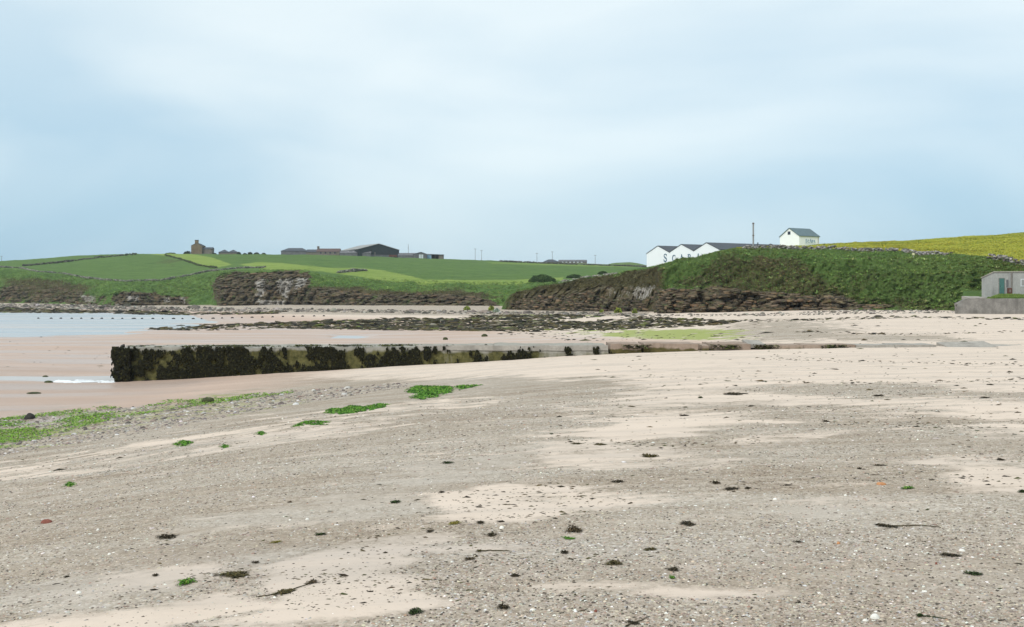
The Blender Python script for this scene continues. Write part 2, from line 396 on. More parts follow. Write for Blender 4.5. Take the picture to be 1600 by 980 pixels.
_sol = np.linalg.solve(np.block([[_K, _P], [_P.T, np.zeros((3, 3))]]), np.concatenate([CP[:, 2], np.zeros(3)]))
NA = np.concatenate([np.linspace(-1.6, -.60, 60, endpoint=False), np.linspace(-.60, .60, 420), np.linspace(.60, 1.5, 50)[1:]])
NY = np.concatenate([np.linspace(-8, 3, 14, endpoint=False), np.exp(np.linspace(np.log(3.0), np.log(600.0), 500))])
GA, GY = np.meshgrid(NA, NY, indexing='ij')
GX = GA * (np.maximum(GY, 0) + 10)
wv = warp(GX, GY)
GZ = _sol[_n] + _sol[_n + 1] * wv[..., 0] + _sol[_n + 2] * wv[..., 1]
for i in range(_n):
    GZ = GZ + _sol[i] * _tps((wv[..., 0] - _cw[i, 0]) ** 2 + (wv[..., 1] - _cw[i, 1]) ** 2)
gu, gv = proj(np.stack([GX, GY, GZ], -1))
front = GY > 2
# tidal channel at the pier head, the far lagoon and a small pool
wob = (fbm(GX * .12, GY * .12, s=3) - .5)
chan = np.exp(-((GY - 67.2 + wob * 5 - (GX + 24) * .03) / 1.9) ** 2) * sst(-22.5, -24.5, GX)
GZ -= .24 * chan
lag = poly_mask(gu + wob * 120, gv + wob * 13, [(-900, 490), (60, 490), (170, 497), (330, 500), (300, 508), (235, 513), (205, 521), (110, 525), (0, 526), (-900, 530)], 4) * front
GZ = GZ * (1 - lag) + lag * np.minimum(GZ, -.12)
pool = poly_mask(gu, gv + wob * 3, [(512, 525), (530, 521), (560, 521), (590, 524), (560, 528), (520, 528)], 1.5) * front
GZ = GZ * (1 - pool) + pool * (-.03)
pool2 = poly_mask(gu, gv, [(1468, 549), (1500, 549), (1500, 538), (1468, 538)], 2) * front
# small relief
GZ += (fbm(GX * .35, GY * .35, s=9) - .5) * .10 * sst(3, 20, GY) * (1 - .7 * lag) * sst(0, .6, GZ + .1)
GZ += (fbm(GX * 1.2, GY * 2.6, s=12, o=4) - .5) * .055 * (GY < 45)
gu, gv = proj(np.stack([GX, GY, GZ], -1))
wobx = (fbm(GX * .9, GY * 1.4, s=21) - .5); wob2 = (fbm(GX * .30, GY * .55, s=22) - .5)
pu = gu + wobx * 200 + wob2 * 160
pv = gv + wobx * 26 * np.clip((gv - 480) / 250, .08, 1.3) + wob2 * 30 * np.clip((gv - 500) / 300, 0, 1.2)
# where dry sand lies on the shelly gravel
sandm = sst(0, 1, (np.interp(gu, [-400, 300, 620, 800, 1000, 1300, 1600, 2200], [560, 590, 600, 596, 618, 606, 625, 640]) - pv) / 16)
SANDS = [
 [(330, 990), (440, 930), (400, 905), (470, 880), (560, 842), (640, 822), (750, 832), (735, 868), (650, 902), (610, 925), (720, 945), (560, 968), (430, 990)],
 [(-200, 985), (40, 955), (250, 942), (330, 928), (390, 938), (320, 975), (250, 995), (-200, 1000)],
 [(150, 908), (260, 892), (360, 882), (350, 895), (240, 912)],
 [(650, 806), (700, 776), (800, 752), (890, 755), (950, 768), (1100, 771), (1010, 783), (880, 795), (745, 808)],
 [(720, 872), (830, 866), (970, 874), (900, 882), (780, 884)],
 [(850, 918), (1000, 914), (1180, 930), (1300, 940), (1150, 948), (980, 930)],
 [(760, 728), (860, 702), (960, 698), (1060, 706), (1140, 714), (1120, 723), (920, 729)],
 [(820, 694), (900, 672), (960, 648), (1120, 645), (1200, 655), (1100, 672), (1010, 690), (900, 700)],
 [(900, 640), (1000, 612), (1200, 610), (1330, 615), (1600, 628), (1900, 640), (1900, 660), (1600, 655), (1420, 648), (1150, 630), (1020, 638)],
 [(1440, 735), (1520, 722), (1600, 728), (1800, 735), (1800, 780), (1600, 776), (1500, 766)],
 [(1500, 672), (1600, 660), (1800, 670), (1800, 694), (1600, 690), (1480, 685)],
 [(1480, 842), (1600, 826), (1800, 830), (1800, 855), (1600, 848)],
 [(-100, 755), (0, 738), (180, 708), (300, 688), (470, 655), (480, 662), (320, 700), (150, 728), (0, 752)],
 [(230, 704), (380, 683), (520, 655), (640, 636), (760, 616), (780, 622), (640, 646), (400, 695)],
 [(1150, 780), (1300, 776), (1420, 784), (1300, 790)], [(1180, 688), (1330, 682), (1330, 690), (1200, 696)],
 [(1180, 935), (1300, 930), (1330, 945), (1200, 948)]]
for p in SANDS: sandm = np.maximum(sandm, poly_mask(pu, pv, p, 15))
GRAV = [[(1200, 600), (1330, 596), (1480, 602), (1440, 616), (1300, 620), (1180, 612)], [(760, 612), (960, 588), (1010, 598), (860, 640), (700, 650)],
        [(1140, 520), (1170, 500), (1260, 498), (1320, 512), (1290, 530), (1180, 537)], [(1100, 634), (1500, 634), (1500, 640), (1100, 641)], [(1290, 520), (1480, 524), (1450, 534), (1330, 534)]]
for p in GRAV: sandm = sandm * (1 - .92 * poly_mask(pu, pv, p, 6))
sandm = sandm * (1 - .95 * sst(2.0, 1.0, (gv - np.interp(gu, [-400, 0, 300, 800, 1000, 1060], [480, 481, 487, 491, 491, 470])) / 2) * sst(1060, 1010, gu) * front)
toe = poly_mask(pu, pv, [(-500, 760), (0, 715), (220, 680), (440, 636), (560, 612), (600, 598), (440, 612), (330, 628), (150, 640), (0, 655), (-500, 690)], 8)
sandm = sandm * (1 - toe)
sandm += (fbm(GX * .8, GY * 2.2, s=31, o=5) - .5) * .55
streak = fbm(GX * .22 + GY * .03, GY * 1.1, s=33, o=4)
sandm += (streak - .52) * .9 * sst(600, 640, gv)
greym = np.maximum.reduce([poly_mask(pu, pv, p, 9) for p in ([(220, 840), (420, 792), (560, 775), (700, 778), (560, 806), (330, 850)], [(560, 760), (660, 725), (800, 695), (930, 676), (860, 700), (720, 748), (640, 772)],
     [(0, 940), (120, 905), (240, 895), (280, 915), (150, 945), (0, 965)], [(1100, 802), (1300, 790), (1480, 795), (1300, 812)], [(380, 870), (480, 845), (500, 855), (400, 890)], [(640, 600), (900, 565), (960, 575), (760, 606)])])
wetm = np.maximum(sst(.55, .12, GZ) * (GY > 25), 0)
wetm = np.maximum(wetm, .75 * poly_mask(pu, pv, [(430, 545), (500, 528), (620, 522), (900, 516), (980, 524), (900, 540), (700, 548)], 4))
wetm = np.maximum(wetm, 1.0 * poly_mask(pu, pv, [(-300, 690), (0, 664), (120, 650), (330, 626), (450, 614), (330, 618), (120, 636), (0, 648), (-300, 672)], 6))
pinkm = sst(.95, .35, GZ) * (GY > 36) * (1 - toe)
pinkm = np.maximum(pinkm, .8 * poly_mask(pu, pv, [(560, 535), (900, 527), (1150, 533), (1150, 545), (560, 550)], 4))
algm = np.maximum.reduce([1.15 * poly_mask(pu, pv, [(910, 521), (1000, 515), (1130, 513), (1160, 522), (1120, 532), (1000, 530)], 4),
     .75 * poly_mask(gu, gv, [(690, 500), (790, 490), (900, 491), (1000, 493), (800, 497)], 2),
     .62 * poly_mask(pu, pv, [(-500, 700), (0, 660), (180, 640), (440, 610), (470, 622), (300, 650), (80, 690), (-500, 730)], 8),
     .45 * poly_mask(gu, gv, [(780, 516), (920, 519), (900, 524), (780, 522)], 2)])
for k in (sandm, greym, wetm, pinkm, algm): k[~front] *= 0.3
bP = np.stack([GX, GY, GZ], -1)
beach = mesh_np('beach', bP.reshape(-1, 3), grid_faces(len(NA), len(NY)), M['beach'], smooth=True,
                attrs=dict(sand=np.clip(sandm, -.5, 1.5), wet=wetm, pink=pinkm, algae=algm, grey=greym))
tag(beach, kind='structure')
def gidx(x, y):
    ai = np.interp(x / (np.maximum(y, 0) + 10), NA, np.arange(len(NA))); yi = np.interp(y, NY, np.arange(len(NY)))
    return ai, yi
def samp(G, x, y):
    a, b = gidx(np.asarray(x, float), np.asarray(y, float))
    a0 = np.clip(a.astype(int), 0, len(NA) - 2); b0 = np.clip(b.astype(int), 0, len(NY) - 2); fa, fb = a - a0, b - b0
    return (G[a0, b0] * (1 - fa) + G[a0 + 1, b0] * fa) * (1 - fb) + (G[a0, b0 + 1] * (1 - fa) + G[a0 + 1, b0 + 1] * fa) * fb
def gz(x, y): return samp(GZ, x, y)
YS = np.exp(np.linspace(np.log(3.2), np.log(560), 420))
def hit(u, v, ymax=560):
    """points of the beach seen at photo pixel (u, v)"""
    u = np.atleast_1d(np.asarray(u, float)); v = np.atleast_1d(np.asarray(v, float))
    k = (u[:, None] - 800) / F * YS[None]; zr = CZ - (v[:, None] - HV) / F * YS[None]
    d = zr - gz(k, np.broadcast_to(YS, k.shape))
    i = np.argmax(d <= 0, 1); i = np.where(d[np.arange(len(u)), i] <= 0, i, len(YS) - 1); i = np.maximum(i, 1)
    r = np.arange(len(u)); t = d[r, i - 1] / (d[r, i - 1] - d[r, i] + 1e-9); t = np.clip(t, 0, 1)
    Y = YS[i - 1] + t * (YS[i] - YS[i - 1]); X = (u - 800) / F * Y
    return np.stack([X, Y, gz(X, Y)], -1)

# sea: one sheet out to the horizon, and the sea bed under it
mb = MB(); mb.add([(-9000, -9000, 0), (9000, -9000, 0), (9000, 9000, 0), (-9000, 9000, 0)], [(0, 1, 2, 3)])
tag(mb.build('sea', M['water']), kind='structure')
mb = MB(); mb.add([(-9500, -9500, -3), (9500, -9500, -3), (9500, 9500, -3), (-9500, 9500, -3)], [(0, 1, 2, 3)])
M['bed'] = simple('sea_bed', (.25, .21, .17), .9, .2, .05)
tag(mb.build('sea_bed', M['bed']), kind='structure')
# back of the beach behind the viewer
bk = MB(); bk.add([(x, y, z) for x, y, z in ((14, -400, 6), (400, -400, 6), (400, -7.6, 3.6), (10, -7.6, 3.2), (-3, -7.6, 2.9), (-20, -400, 4))], [(0, 1, 2, 3, 4, 5)])
tag(bk.build('back_of_the_beach', simple('coarse_sand', (.38, .34, .28), .95, .2, 2)), kind='structure')

# ------------------------------------------------------------------ the land: cliffs, headland, fields
def land(name, us, keys, rows, mat, masks, amp_rock, amp_turf, seed):
    """keys: list of (u-table, v-table, Y-table); columns follow the shore, rows climb the profile"""
    kv = np.stack([np.interp(us, k[0], k[1]) for k in keys], 1); ky = np.stack([np.interp(us, k[0], k[2]) for k in keys], 1)
    kz = CZ - (kv - HV) / F * ky
    # foot below the beach
    ky = np.concatenate([ky[:, :1] - 1.5, ky], 1); kz = np.concatenate([kz[:, :1] - 5, kz], 1)
    tpar = np.concatenate([np.linspace(i, i + 1, r, endpoint=False) for i, r in enumerate(rows)] + [[len(rows)]])
    Yg = np.stack([np.interp(tpar, np.arange(ky.shape[1]), ky[i]) for i in range(len(us))]); Zg = np.stack([np.interp(tpar, np.arange(kz.shape[1]), kz[i]) for i in range(len(us))])
    # round the breaks of slope a little
    for _ in range(3):
        Zg[:, 1:-1] = .25 * Zg[:, :-2] + .5 * Zg[:, 1:-1] + .25 * Zg[:, 2:]; Yg[:, 1:-1] = .25 * Yg[:, :-2] + .5 * Yg[:, 1:-1] + .25 * Yg[:, 2:]
    Xg = (us[:, None] - 800) / F * Yg
    P = np.stack([Xg, Yg, Zg], -1); u, v = proj(P)
    tb = np.broadcast_to(tpar, u.shape)
    mk = masks(u, v, P, tb)
    rk = np.clip(mk['rock'], 0, 1); vis = sst(.6, 1.2, tb)
    x, y, z = Xg, Yg, Zg
    # buttresses and beds: push rock in and out, lump the turf
    butt = fbm(x * .11, y * .11, z * .03, s=seed, o=3) - .5; blk = fbm(x * .45, y * .45, z * .35, s=seed + 3, o=4) - .5
    bed = sst(.42, .58, vnoise(x * .07, y * .07, z * 1.5 + butt * 1.2, s=seed + 5)) - .5
    cleft = 1 - np.abs(2 * fbm(x * .38 + butt, y * .38, z * .05, s=seed + 11, o=3) - 1) * 4.5
    out = rk * amp_rock * (3.0 * butt + 2.3 * blk + .75 * bed - 2.0 * np.clip(cleft, 0, 1)) * vis
    tl = fbm(x * .16, y * .16, s=seed + 8, o=5, g=.6) - .5
    lumpm = np.clip(mk.get('lump', 0 * rk), 0, 1)
    P[..., 1] -= out
    tl2 = fbm(x * .9, y * .9, z * .5, s=seed + 14, o=4, g=.6) - .5
    P[..., 1] -= (1.3 * tl2 * amp_turf * (1 - rk) * lumpm) * vis * sst(3.6, 3.0, tb)
    P[..., 2] += ((tl * 1.5 + tl2 * .45) * amp_turf * (1 - rk) * lumpm + .35 * amp_rock * blk * rk) * vis
    o = mesh_np(name, P.reshape(-1, 3), grid_faces(len(us), len(tpar))[:, ::-1], mat, attrs={k: mk.get(k, 0 * rk) for k in ('rock', 'bright', 'brown', 'yellow', 'white', 'tide')}, smooth=False)
    tag(o, kind='structure')
    return P, mk, o
def surf(P, us, u, v, rmin=0):
    """point of a land sheet seen at pixel (u, v)"""
    i = int(np.clip(np.searchsorted(us, u), 1, len(us) - 1)); pu_, pv_ = proj(P[i])
    best = None
    for r in range(rmin, P.shape[1] - 1):
        a, b = pv_[r], pv_[r + 1]
        if (a - v) * (b - v) <= 0 and a != b:
            t = (a - v) / (a - b); best = P[i, r] + t * (P[i, r + 1] - P[i, r]); break
    if best is None: best = P[i, int(np.argmin(np.abs(pv_ - v)))]
    q = best.copy(); q[0] = (u - 800) / F * q[1]
    return q

# far land: low cliffs on the left, fields up to the farm
uA = np.concatenate([np.linspace(-900, -20, 110, endpoint=False), np.linspace(-20, 900, 520, endpoint=False), np.linspace(900, 2700, 90)])
tU = [-900, -300, 0, 60, 120, 178, 215, 240, 330, 345, 400, 440, 482, 500, 560, 620, 700, 780, 840, 1000, 1400, 2700]
A_base = (tU, [472, 473, 474, 474, 475, 481, 481, 480, 480, 481, 480, 481, 482, 482, 483, 484, 485, 486, 486, 486, 486, 486], [620, 560, 520, 505, 490, 452, 448, 452, 440, 420, 412, 405, 392, 380, 362, 348, 330, 308, 300, 300, 300, 300])
A_mid = (tU, [455, 452, 452, 455, 458, 458, 455, 456, 452, 450, 448, 447, 448, 456, 462, 462, 462, 466, 466, 460, 450, 440], [632, 572, 532, 517, 502, 462, 456, 464, 452, 426, 418, 411, 398, 390, 374, 360, 342, 322, 318, 330, 340, 340])
A_top = (tU, [424, 420, 420, 426, 434, 440, 441, 440, 428, 424, 424, 422, 424, 432, 437, 441, 443, 444, 442, 436, 430, 428], [660, 598, 556, 542, 528, 492, 488, 490, 472, 444, 436, 428, 418, 420, 410, 402, 392, 380, 385, 400, 420, 420])
A_fld = (tU, [420, 416, 416, 420, 424, 428, 428, 427, 421, 419, 417, 416, 415, 416, 418, 423, 430, 434, 432, 426, 424, 424], [720, 650, 610, 595, 585, 560, 556, 560, 540, 520, 515, 515, 520, 530, 540, 530, 500, 480, 490, 520, 520, 520])
A_crest = (tU, [420, 413, 408, 404, 399, 396.5, 396, 396, 396.5, 397, 397, 397.5, 397.5, 398, 399.5, 402, 404.5, 407, 409.5, 414.5, 416, 416], [840, 830, 820, 790, 750, 730, 722, 720, 720, 720, 720, 722, 725, 728, 735, 742, 750, 765, 770, 785, 800, 800])
A_back = (tU, [430, 424, 418, 414, 409, 407, 406, 406, 406, 407, 407, 407, 407, 408, 409, 411, 413, 414, 416, 418, 420, 420], [1150, 1150, 1150, 1150, 1150, 1150, 1150, 1150, 1150, 1150, 1150, 1150, 1150, 1150, 1150, 1150, 1150, 1150, 1150, 1200, 1200, 1200])
A_end = (tU, [470] * len(tU), [2600] * len(tU))
def masksA(u, v, P, t):
    w = (fbm(P[..., 0] * .05, P[..., 1] * .05, P[..., 2] * .2, s=50) - .5); pu_, pv_ = u + w * 16, v + w * 10
    face = sst(.95, 1.1, t) * sst(3.15, 2.75, t)
    rock = np.maximum.reduce([.62 * poly_mask(pu_, pv_, [(-900, 446), (60, 446), (130, 456), (175, 462), (175, 480), (-900, 480)], 5),
        .85 * poly_mask(pu_, pv_, [(120, 462), (150, 460), (160, 480), (110, 480)], 4), .95 * poly_mask(pu_, pv_, [(178, 462), (190, 455), (240, 457), (290, 462), (290, 482), (176, 484)], 4),
        poly_mask(pu_, pv_, [(328, 446), (336, 434), (352, 425), (420, 426), (490, 424), (482, 450), (500, 452), (600, 460), (700, 460), (770, 468), (790, 486), (340, 484)], 3)]) * face
    brown = np.maximum(.75 * poly_mask(pu_, pv_, [(0, 430), (70, 432), (150, 448), (120, 470), (0, 470)], 8), .9 * poly_mask(pu_, pv_, [(480, 448), (560, 452), (640, 456), (720, 452), (790, 466), (700, 466), (500, 462)], 5))
    brown = np.maximum(brown, .65 * poly_mask(pu_, pv_, [(340, 424), (430, 420), (500, 424), (480, 432), (350, 432)], 4)) * face
    brown = np.maximum(brown, .55 * sst(4.6, 4.95, t) * sst(920, 960, u) * sst(5.4, 5.05, t))
    brown = np.maximum(brown, .5 * poly_mask(pu_, pv_, [(230, 412), (265, 403), (290, 406), (270, 416)], 3))
    white = np.maximum.reduce([.95 * poly_mask(pu_, pv_, q, 3) for q in ([(402, 440), (416, 438), (414, 466), (404, 466)], [(434, 438), (456, 434), (458, 446), (450, 468), (434, 458)], [(462, 434), (482, 434), (478, 448), (460, 456)],
        [(404, 470), (450, 470), (450, 482), (404, 482)], [(126, 462), (150, 461), (148, 474), (130, 474)], [(200, 464), (222, 463), (220, 472), (206, 474)], [(250, 464), (262, 463), (264, 470), (252, 471)], [(280, 463), (292, 462), (290, 473), (280, 473)])]) * np.maximum(rock, .4) * face
    white = np.minimum(white * 1.25, 1.0)
    tide = poly_mask(pu_, pv_, [(455, 473), (600, 476), (780, 479), (795, 490), (455, 490)], 5) * face
    rock = np.clip(rock + (fbm(P[..., 0] * .12, P[..., 1] * .12, P[..., 2] * .2, s=52, o=4) - .5) * 1.2 * (rock > .05), 0, 1)
    bright = np.maximum.reduce([poly_mask(u + w * 4, v + w * 1.5, q, .7) for q in ([(228, 396.5), (290, 396), (330, 402), (362, 413.5), (340, 418.5), (312, 415), (285, 406), (262, 400)],
        [(374, 413.5), (400, 410), (440, 410.5), (480, 415.5), (510, 418.5), (555, 418), (600, 423), (640, 431), (665, 437.5), (800, 438), (880, 433), (880, 440), (800, 444.5), (660, 443), (590, 438.5), (560, 432), (500, 424), (420, 421.5)])])
    bright = np.maximum(bright, .6 * poly_mask(u, v, [(760, 409.5), (850, 412), (960, 415), (1000, 416), (1000, 418), (850, 415), (770, 412)], .6)) * sst(2.6, 3.0, t) * sst(5.2, 5.0, t)
    lump = sst(3.4, 2.6, t) * .8 + .25
    return dict(rock=rock, brown=brown, white=white, tide=tide, bright=bright, lump=lump)
PA, mA, _ = land('far_hillside', uA, [A_base, A_mid, A_top, A_fld, A_crest, A_back, A_end], [4, 34, 34, 36, 46, 10, 4], M['far'], masksA, 1.35, 2.2, 60)

hx_, hy_ = np.meshgrid(np.linspace(70, 190, 40), np.linspace(1000, 1300, 16), indexing='ij')
hz_ = 26 + 14.2 * np.exp(-((hx_ - 112) / 40) ** 2) * sst(1000, 1090, hy_) * sst(1300, 1180, hy_) + (fbm(hx_ * .1, hy_ * .1, s=58) - .5)
tag(mesh_np('far_hill', np.stack([hx_, hy_, hz_], -1).reshape(-1, 3), grid_faces(40, 16), M['far'], smooth=True, attrs={k: np.full(hx_.size, .40 if k == 'brown' else (.25 if k == 'bright' else 0.)) for k in ('rock', 'bright', 'brown', 'yellow', 'white', 'tide')}), kind='structure')

# the near headland with its cliff, the turf slope, the wall line and the buttercup field
uB = np.concatenate([np.linspace(782, 1640, 470, endpoint=False), np.linspace(1640, 2700, 120)])
tB = [782, 790, 797, 810, 840, 900, 960, 1010, 1024, 1030, 1050, 1090, 1120, 1150, 1200, 1260, 1290, 1340, 1390, 1430, 1480, 1540, 1600, 1700, 2000, 2700]
def tab(v, y): return (tB, v, y)
yb = [268, 264, 262, 258, 250, 236, 222, 208, 204, 190, 186, 182, 180, 178, 176, 173, 170, 167, 164, 162, 158, 156, 154, 152, 150, 150]
B_base = tab([487, 486, 486, 486, 487, 488, 488, 488, 489, 491, 491, 491, 490, 490, 489, 489, 488, 485, 483, 481, 479, 474, 470, 468, 466, 466], yb)
B_mid = tab([486, 480, 474, 470, 466, 458, 452, 450, 450, 452, 452, 452, 450, 449, 450, 452, 454, 460, 466, 466, 464, 458, 454, 450, 446, 446], [a + b for a, b in zip(yb, [1, 1.5, 2, 3, 4, 5, 5, 5, 5, 4, 4, 4, 4, 4, 4, 4, 4, 4.5, 5, 5, 5, 6, 6, 6, 6, 6])])
B_up = tab([486, 474, 467, 460, 452, 444, 434, 426, 424, 422, 418, 412, 410, 410, 412, 414, 416, 420, 424, 428, 430, 432, 434, 436, 436, 436], [a + b for a, b in zip(yb, [2, 3, 4, 6, 8, 12, 13, 13, 13, 12, 12, 12, 12, 12, 12, 12, 12, 12, 12, 12, 12, 12, 12, 12, 12, 12])])
B_crest = tab([486, 468, 461, 456, 446, 437, 428.5, 418, 415.5, 414.5, 410, 403, 394, 389, 387.5, 388.5, 389.5, 391.5, 393.5, 395, 398, 403, 411, 414, 416, 416], [a + b for a, b in zip(yb, [3, 6, 9, 12, 18, 26, 30, 32, 32, 30, 30, 30, 30, 30, 30, 30, 31, 31, 30, 28, 24, 20, 16, 16, 16, 16])])
B_fld = tab([488, 478, 474, 468, 456, 441, 430, 420, 418, 417, 412, 404, 394, 387, 385.5, 383.5, 381.5, 379, 376.5, 374, 370.5, 366.5, 361.5, 354, 345, 345], [276, 282, 286, 290, 300, 300, 300, 300, 300, 300, 290, 280, 265, 260, 260, 262, 262, 262, 262, 262, 260, 256, 250, 245, 240, 240])
B_back = tab([490] * 5 + [446, 434, 417.5, 416.5, 416.5, 414, 412, 412, 412, 412, 412, 410, 405, 400, 395, 390, 385, 380, 375, 370, 370], [290, 296, 300, 304, 312, 330, 335, 335, 335, 335, 335, 335, 335, 335, 335, 335, 335, 335, 335, 335, 335, 335, 335, 335, 335, 335])
B_end = tab([500] * 5 + [470, 450] + [424] * 19, [300, 310, 320, 330, 350, 380] + [430] * 20)
def masksB(u, v, P, t):
    w = (fbm(P[..., 0] * .12, P[..., 1] * .12, P[..., 2] * .3, s=70) - .5); pu_, pv_ = u + w * 26, v + w * 18
    face = sst(.95, 1.05, t) * sst(4.0, 3.6, t)
    rock = np.maximum.reduce([poly_mask(pu_, pv_, [(1024, 452), (1100, 454), (1140, 450), (1200, 452), (1250, 460), (1310, 458), (1345, 476), (1345, 490), (1024, 494)], 5),
        .6 * poly_mask(pu_, pv_, [(790, 474), (830, 456), (900, 452), (960, 446), (1024, 442), (1024, 492), (790, 492)], 5), .55 * poly_mask(pu_, pv_, [(1330, 474), (1420, 478), (1420, 488), (1330, 488)], 4)]) * face
    brown = np.maximum.reduce([.92 * poly_mask(pu_, pv_, [(790, 470), (800, 458), (850, 446), (950, 430), (1010, 420), (1040, 418), (1040, 494), (790, 494)], 5), .62 * poly_mask(pu_, pv_, [(1090, 425), (1130, 402), (1180, 404), (1230, 398), (1260, 415), (1300, 440), (1345, 470), (1200, 460), (1100, 455), (1040, 450)], 7),
        .75 * poly_mask(pu_, pv_, [(1160, 408), (1190, 400), (1225, 400), (1220, 416), (1180, 418)], 4), .5 * poly_mask(pu_, pv_, [(1340, 462), (1480, 470), (1500, 484), (1330, 488)], 5), .42 * poly_mask(pu_, pv_, [(1290, 440), (1360, 420), (1390, 425), (1330, 470)], 5)]) * face
    white = np.maximum(.85 * poly_mask(pu_, pv_, [(980, 444), (1000, 440), (1024, 440), (1022, 460), (1002, 468), (984, 458)], 3), .5 * poly_mask(pu_, pv_, [(940, 448), (1000, 450), (1000, 466), (940, 462)], 5)) * face
    tide = poly_mask(pu_, pv_, [(850, 484), (960, 481), (1022, 484), (1030, 481), (1150, 480), (1250, 474), (1310, 478), (1330, 494), (850, 494)], 6) * face
    yellow = sst(3.98, 4.05, t) * sst(1140, 1180, u) * np.clip(1.05 - .35 * sst(1450, 1650, u) * sst(.5, 1, (t - 4)), 0, 1)
    lump = .25 + .75 * sst(3.9, 3.3, t)
    return dict(rock=rock, brown=brown, white=white, tide=tide, yellow=yellow, lump=lump)
PB, mB, _ = land('headland', uB, [B_base, B_mid, B_up, B_crest, B_fld, B_back, B_end], [4, 34, 34, 34, 30, 10, 4], M['land'], masksB, 1.5, 2.3, 90)
# ------------------------------------------------------------------ scatter helpers
def dome(k=5, rings=1):
    V = [(math.cos(t), math.sin(t), 0) for t in np.arange(k) * 2 * math.pi / k]; Fs = []
    if rings == 2:
        V += [(.72 * math.cos(t), .72 * math.sin(t), .72) for t in (np.arange(k) + .5) * 2 * math.pi / k]
        for i in range(k):
            j = (i + 1) % k; Fs += [(i, j, k + i), (j, k + j, k + i)]
    V.append((0, 0, 1)); b = k if rings == 2 else 0; n = len(V) - 1
    Fs += [(b + i, b + (i + 1) % k, n) for i in range(k)]
    return np.array(V, float), np.array(Fs, np.int32)
def scatter(P, tpl, S, rz, jit=0.25, tilt=0.0, seed=1):
    """P (n,3), S (n,3) scales, rz (n): copies of a small template, each one jittered"""
    r = np.random.default_rng(seed); V, Fs = tpl; n = len(P)
    W = V[None] * (1 + (r.random((n, len(V), 3)) - .5) * 2 * jit) * S[:, None]
    if tilt:
        a = (r.random(n) - .5) * 2 * tilt; ca, sa = np.cos(a)[:, None], np.sin(a)[:, None]
        W = np.stack([W[..., 0] * ca - W[..., 2] * sa, W[..., 1], W[..., 0] * sa + W[..., 2] * ca], -1)
    c, s_ = np.cos(rz)[:, None], np.sin(rz)[:, None]
    W = np.stack([W[..., 0] * c - W[..., 1] * s_, W[..., 0] * s_ + W[..., 1] * c, W[..., 2]], -1) + P[:, None]
    Fa = (Fs[None] + (np.arange(n) * len(V))[:, None, None]).reshape(-1, Fs.shape[1])
    return W.reshape(-1, 3), Fa
def pick(n, cols, w, seed, var=.2):
    r = np.random.default_rng(seed); c = np.array(cols, float); i = r.choice(len(c), n, p=np.array(w) / sum(w))
    return c[i] * (1 + (r.random((n, 1)) - .5) * 2 * var) * (1 + (r.random((n, 3)) - .5) * .12)
def stuff(name, label, cat, V, Fs, colors, per, mat, parent=None, smooth=False):
    o = mesh_np(name, V, Fs, mat, parent, colors=np.repeat(colors, per, 0), smooth=smooth)
    return tag(o, label, cat, kind='stuff') if parent is None else tag(o, kind='stuff')
def in_poly(n, poly, seed):
    r = np.random.default_rng(seed); p = np.array(poly, float); lo, hi = p.min(0), p.max(0)
    q = lo + r.random((n * 4, 2)) * (hi - lo)
    m = poly_mask(q[:, 0], q[:, 1], poly, .01) > .5
    return q[m][:n]

# ------------------------------------------------------------------ shelly gravel
r = np.random.default_rng(101)
n = 270000
vv = 560 + r.random(n) * 520
yy = 1.72 * F / (vv - 465) * (1 + (r.random(n) - .5) * .25); xx = (r.random(n) - .5) * 1.34 * (yy + 1.0)
keep = (yy > 3.2) & (yy < 32) & (r.random(n) > .95 * sst(.32, .62, samp(sandm, xx, yy))) & (r.random(n) > .75 * samp(greym, xx, yy)) & (samp(pinkm, xx, yy) < .3) & (r.random(n) < .35 + 1.6 * np.clip(fbm(xx * .5, yy * 1.3, s=104, o=4) - .3, 0, 1) * 1.6)
xx, yy = xx[keep], yy[keep]; n = len(xx)
sz = np.maximum(.0055, yy / F * .95) * np.minimum(np.exp(r.normal(0, .48, n)), 2.0)
S = np.stack([sz * (1 + .5 * r.random(n)), sz, sz * (.35 + .45 * r.random(n))], -1)
V, Fs = scatter(np.stack([xx, yy, gz(xx, yy) - .001], -1), dome(5), S, r.random(n) * 6.28, .3, .35, 102)
stuff('shelly_gravel', 'coarse shelly gravel strewn in drifts over the foreground beach', 'gravel', V, Fs,
      pick(n, [(.52, .45, .37), (.40, .335, .27), (.26, .21, .17), (.09, .075, .06), (.84, .81, .75), (.42, .28, .21), (.45, .43, .40), (.62, .53, .41)], [22, 23, 17, 16, 4, 5, 9, 9], 103), 6, M['pebble'])
n = 5000; vv = 600 + r.random(n) * 460; yy = 1.72 * F / (vv - 465); xx = (r.random(n) - .5) * 1.34 * (yy + 1.0)
keep = (samp(sandm, xx, yy) < .5) & (samp(pinkm, xx, yy) < .3) & (fbm(xx * .9, yy * 1.6, s=106, o=3) > .47); xx, yy = xx[keep], yy[keep]; n = len(xx)
sz = yy / F * 1.9 * np.minimum(np.exp(r.normal(0, .35, n)), 2)
V, Fs = scatter(np.stack([xx, yy, gz(xx, yy) - .3 * sz * .5], -1), dome(6, 2), np.stack([sz * 1.4, sz, sz * .6], -1), r.random(n) * 6.28, .22, .3, 107)
stuff('loose_pebbles', 'larger loose pebbles half buried among the foreground gravel', 'pebbles', V, Fs, pick(n, [(.36, .31, .26), (.24, .20, .165), (.48, .44, .39), (.30, .21, .165), (.70, .67, .62)], [5, 4, 3, 2, 1], 108), 13, M['pebble'])
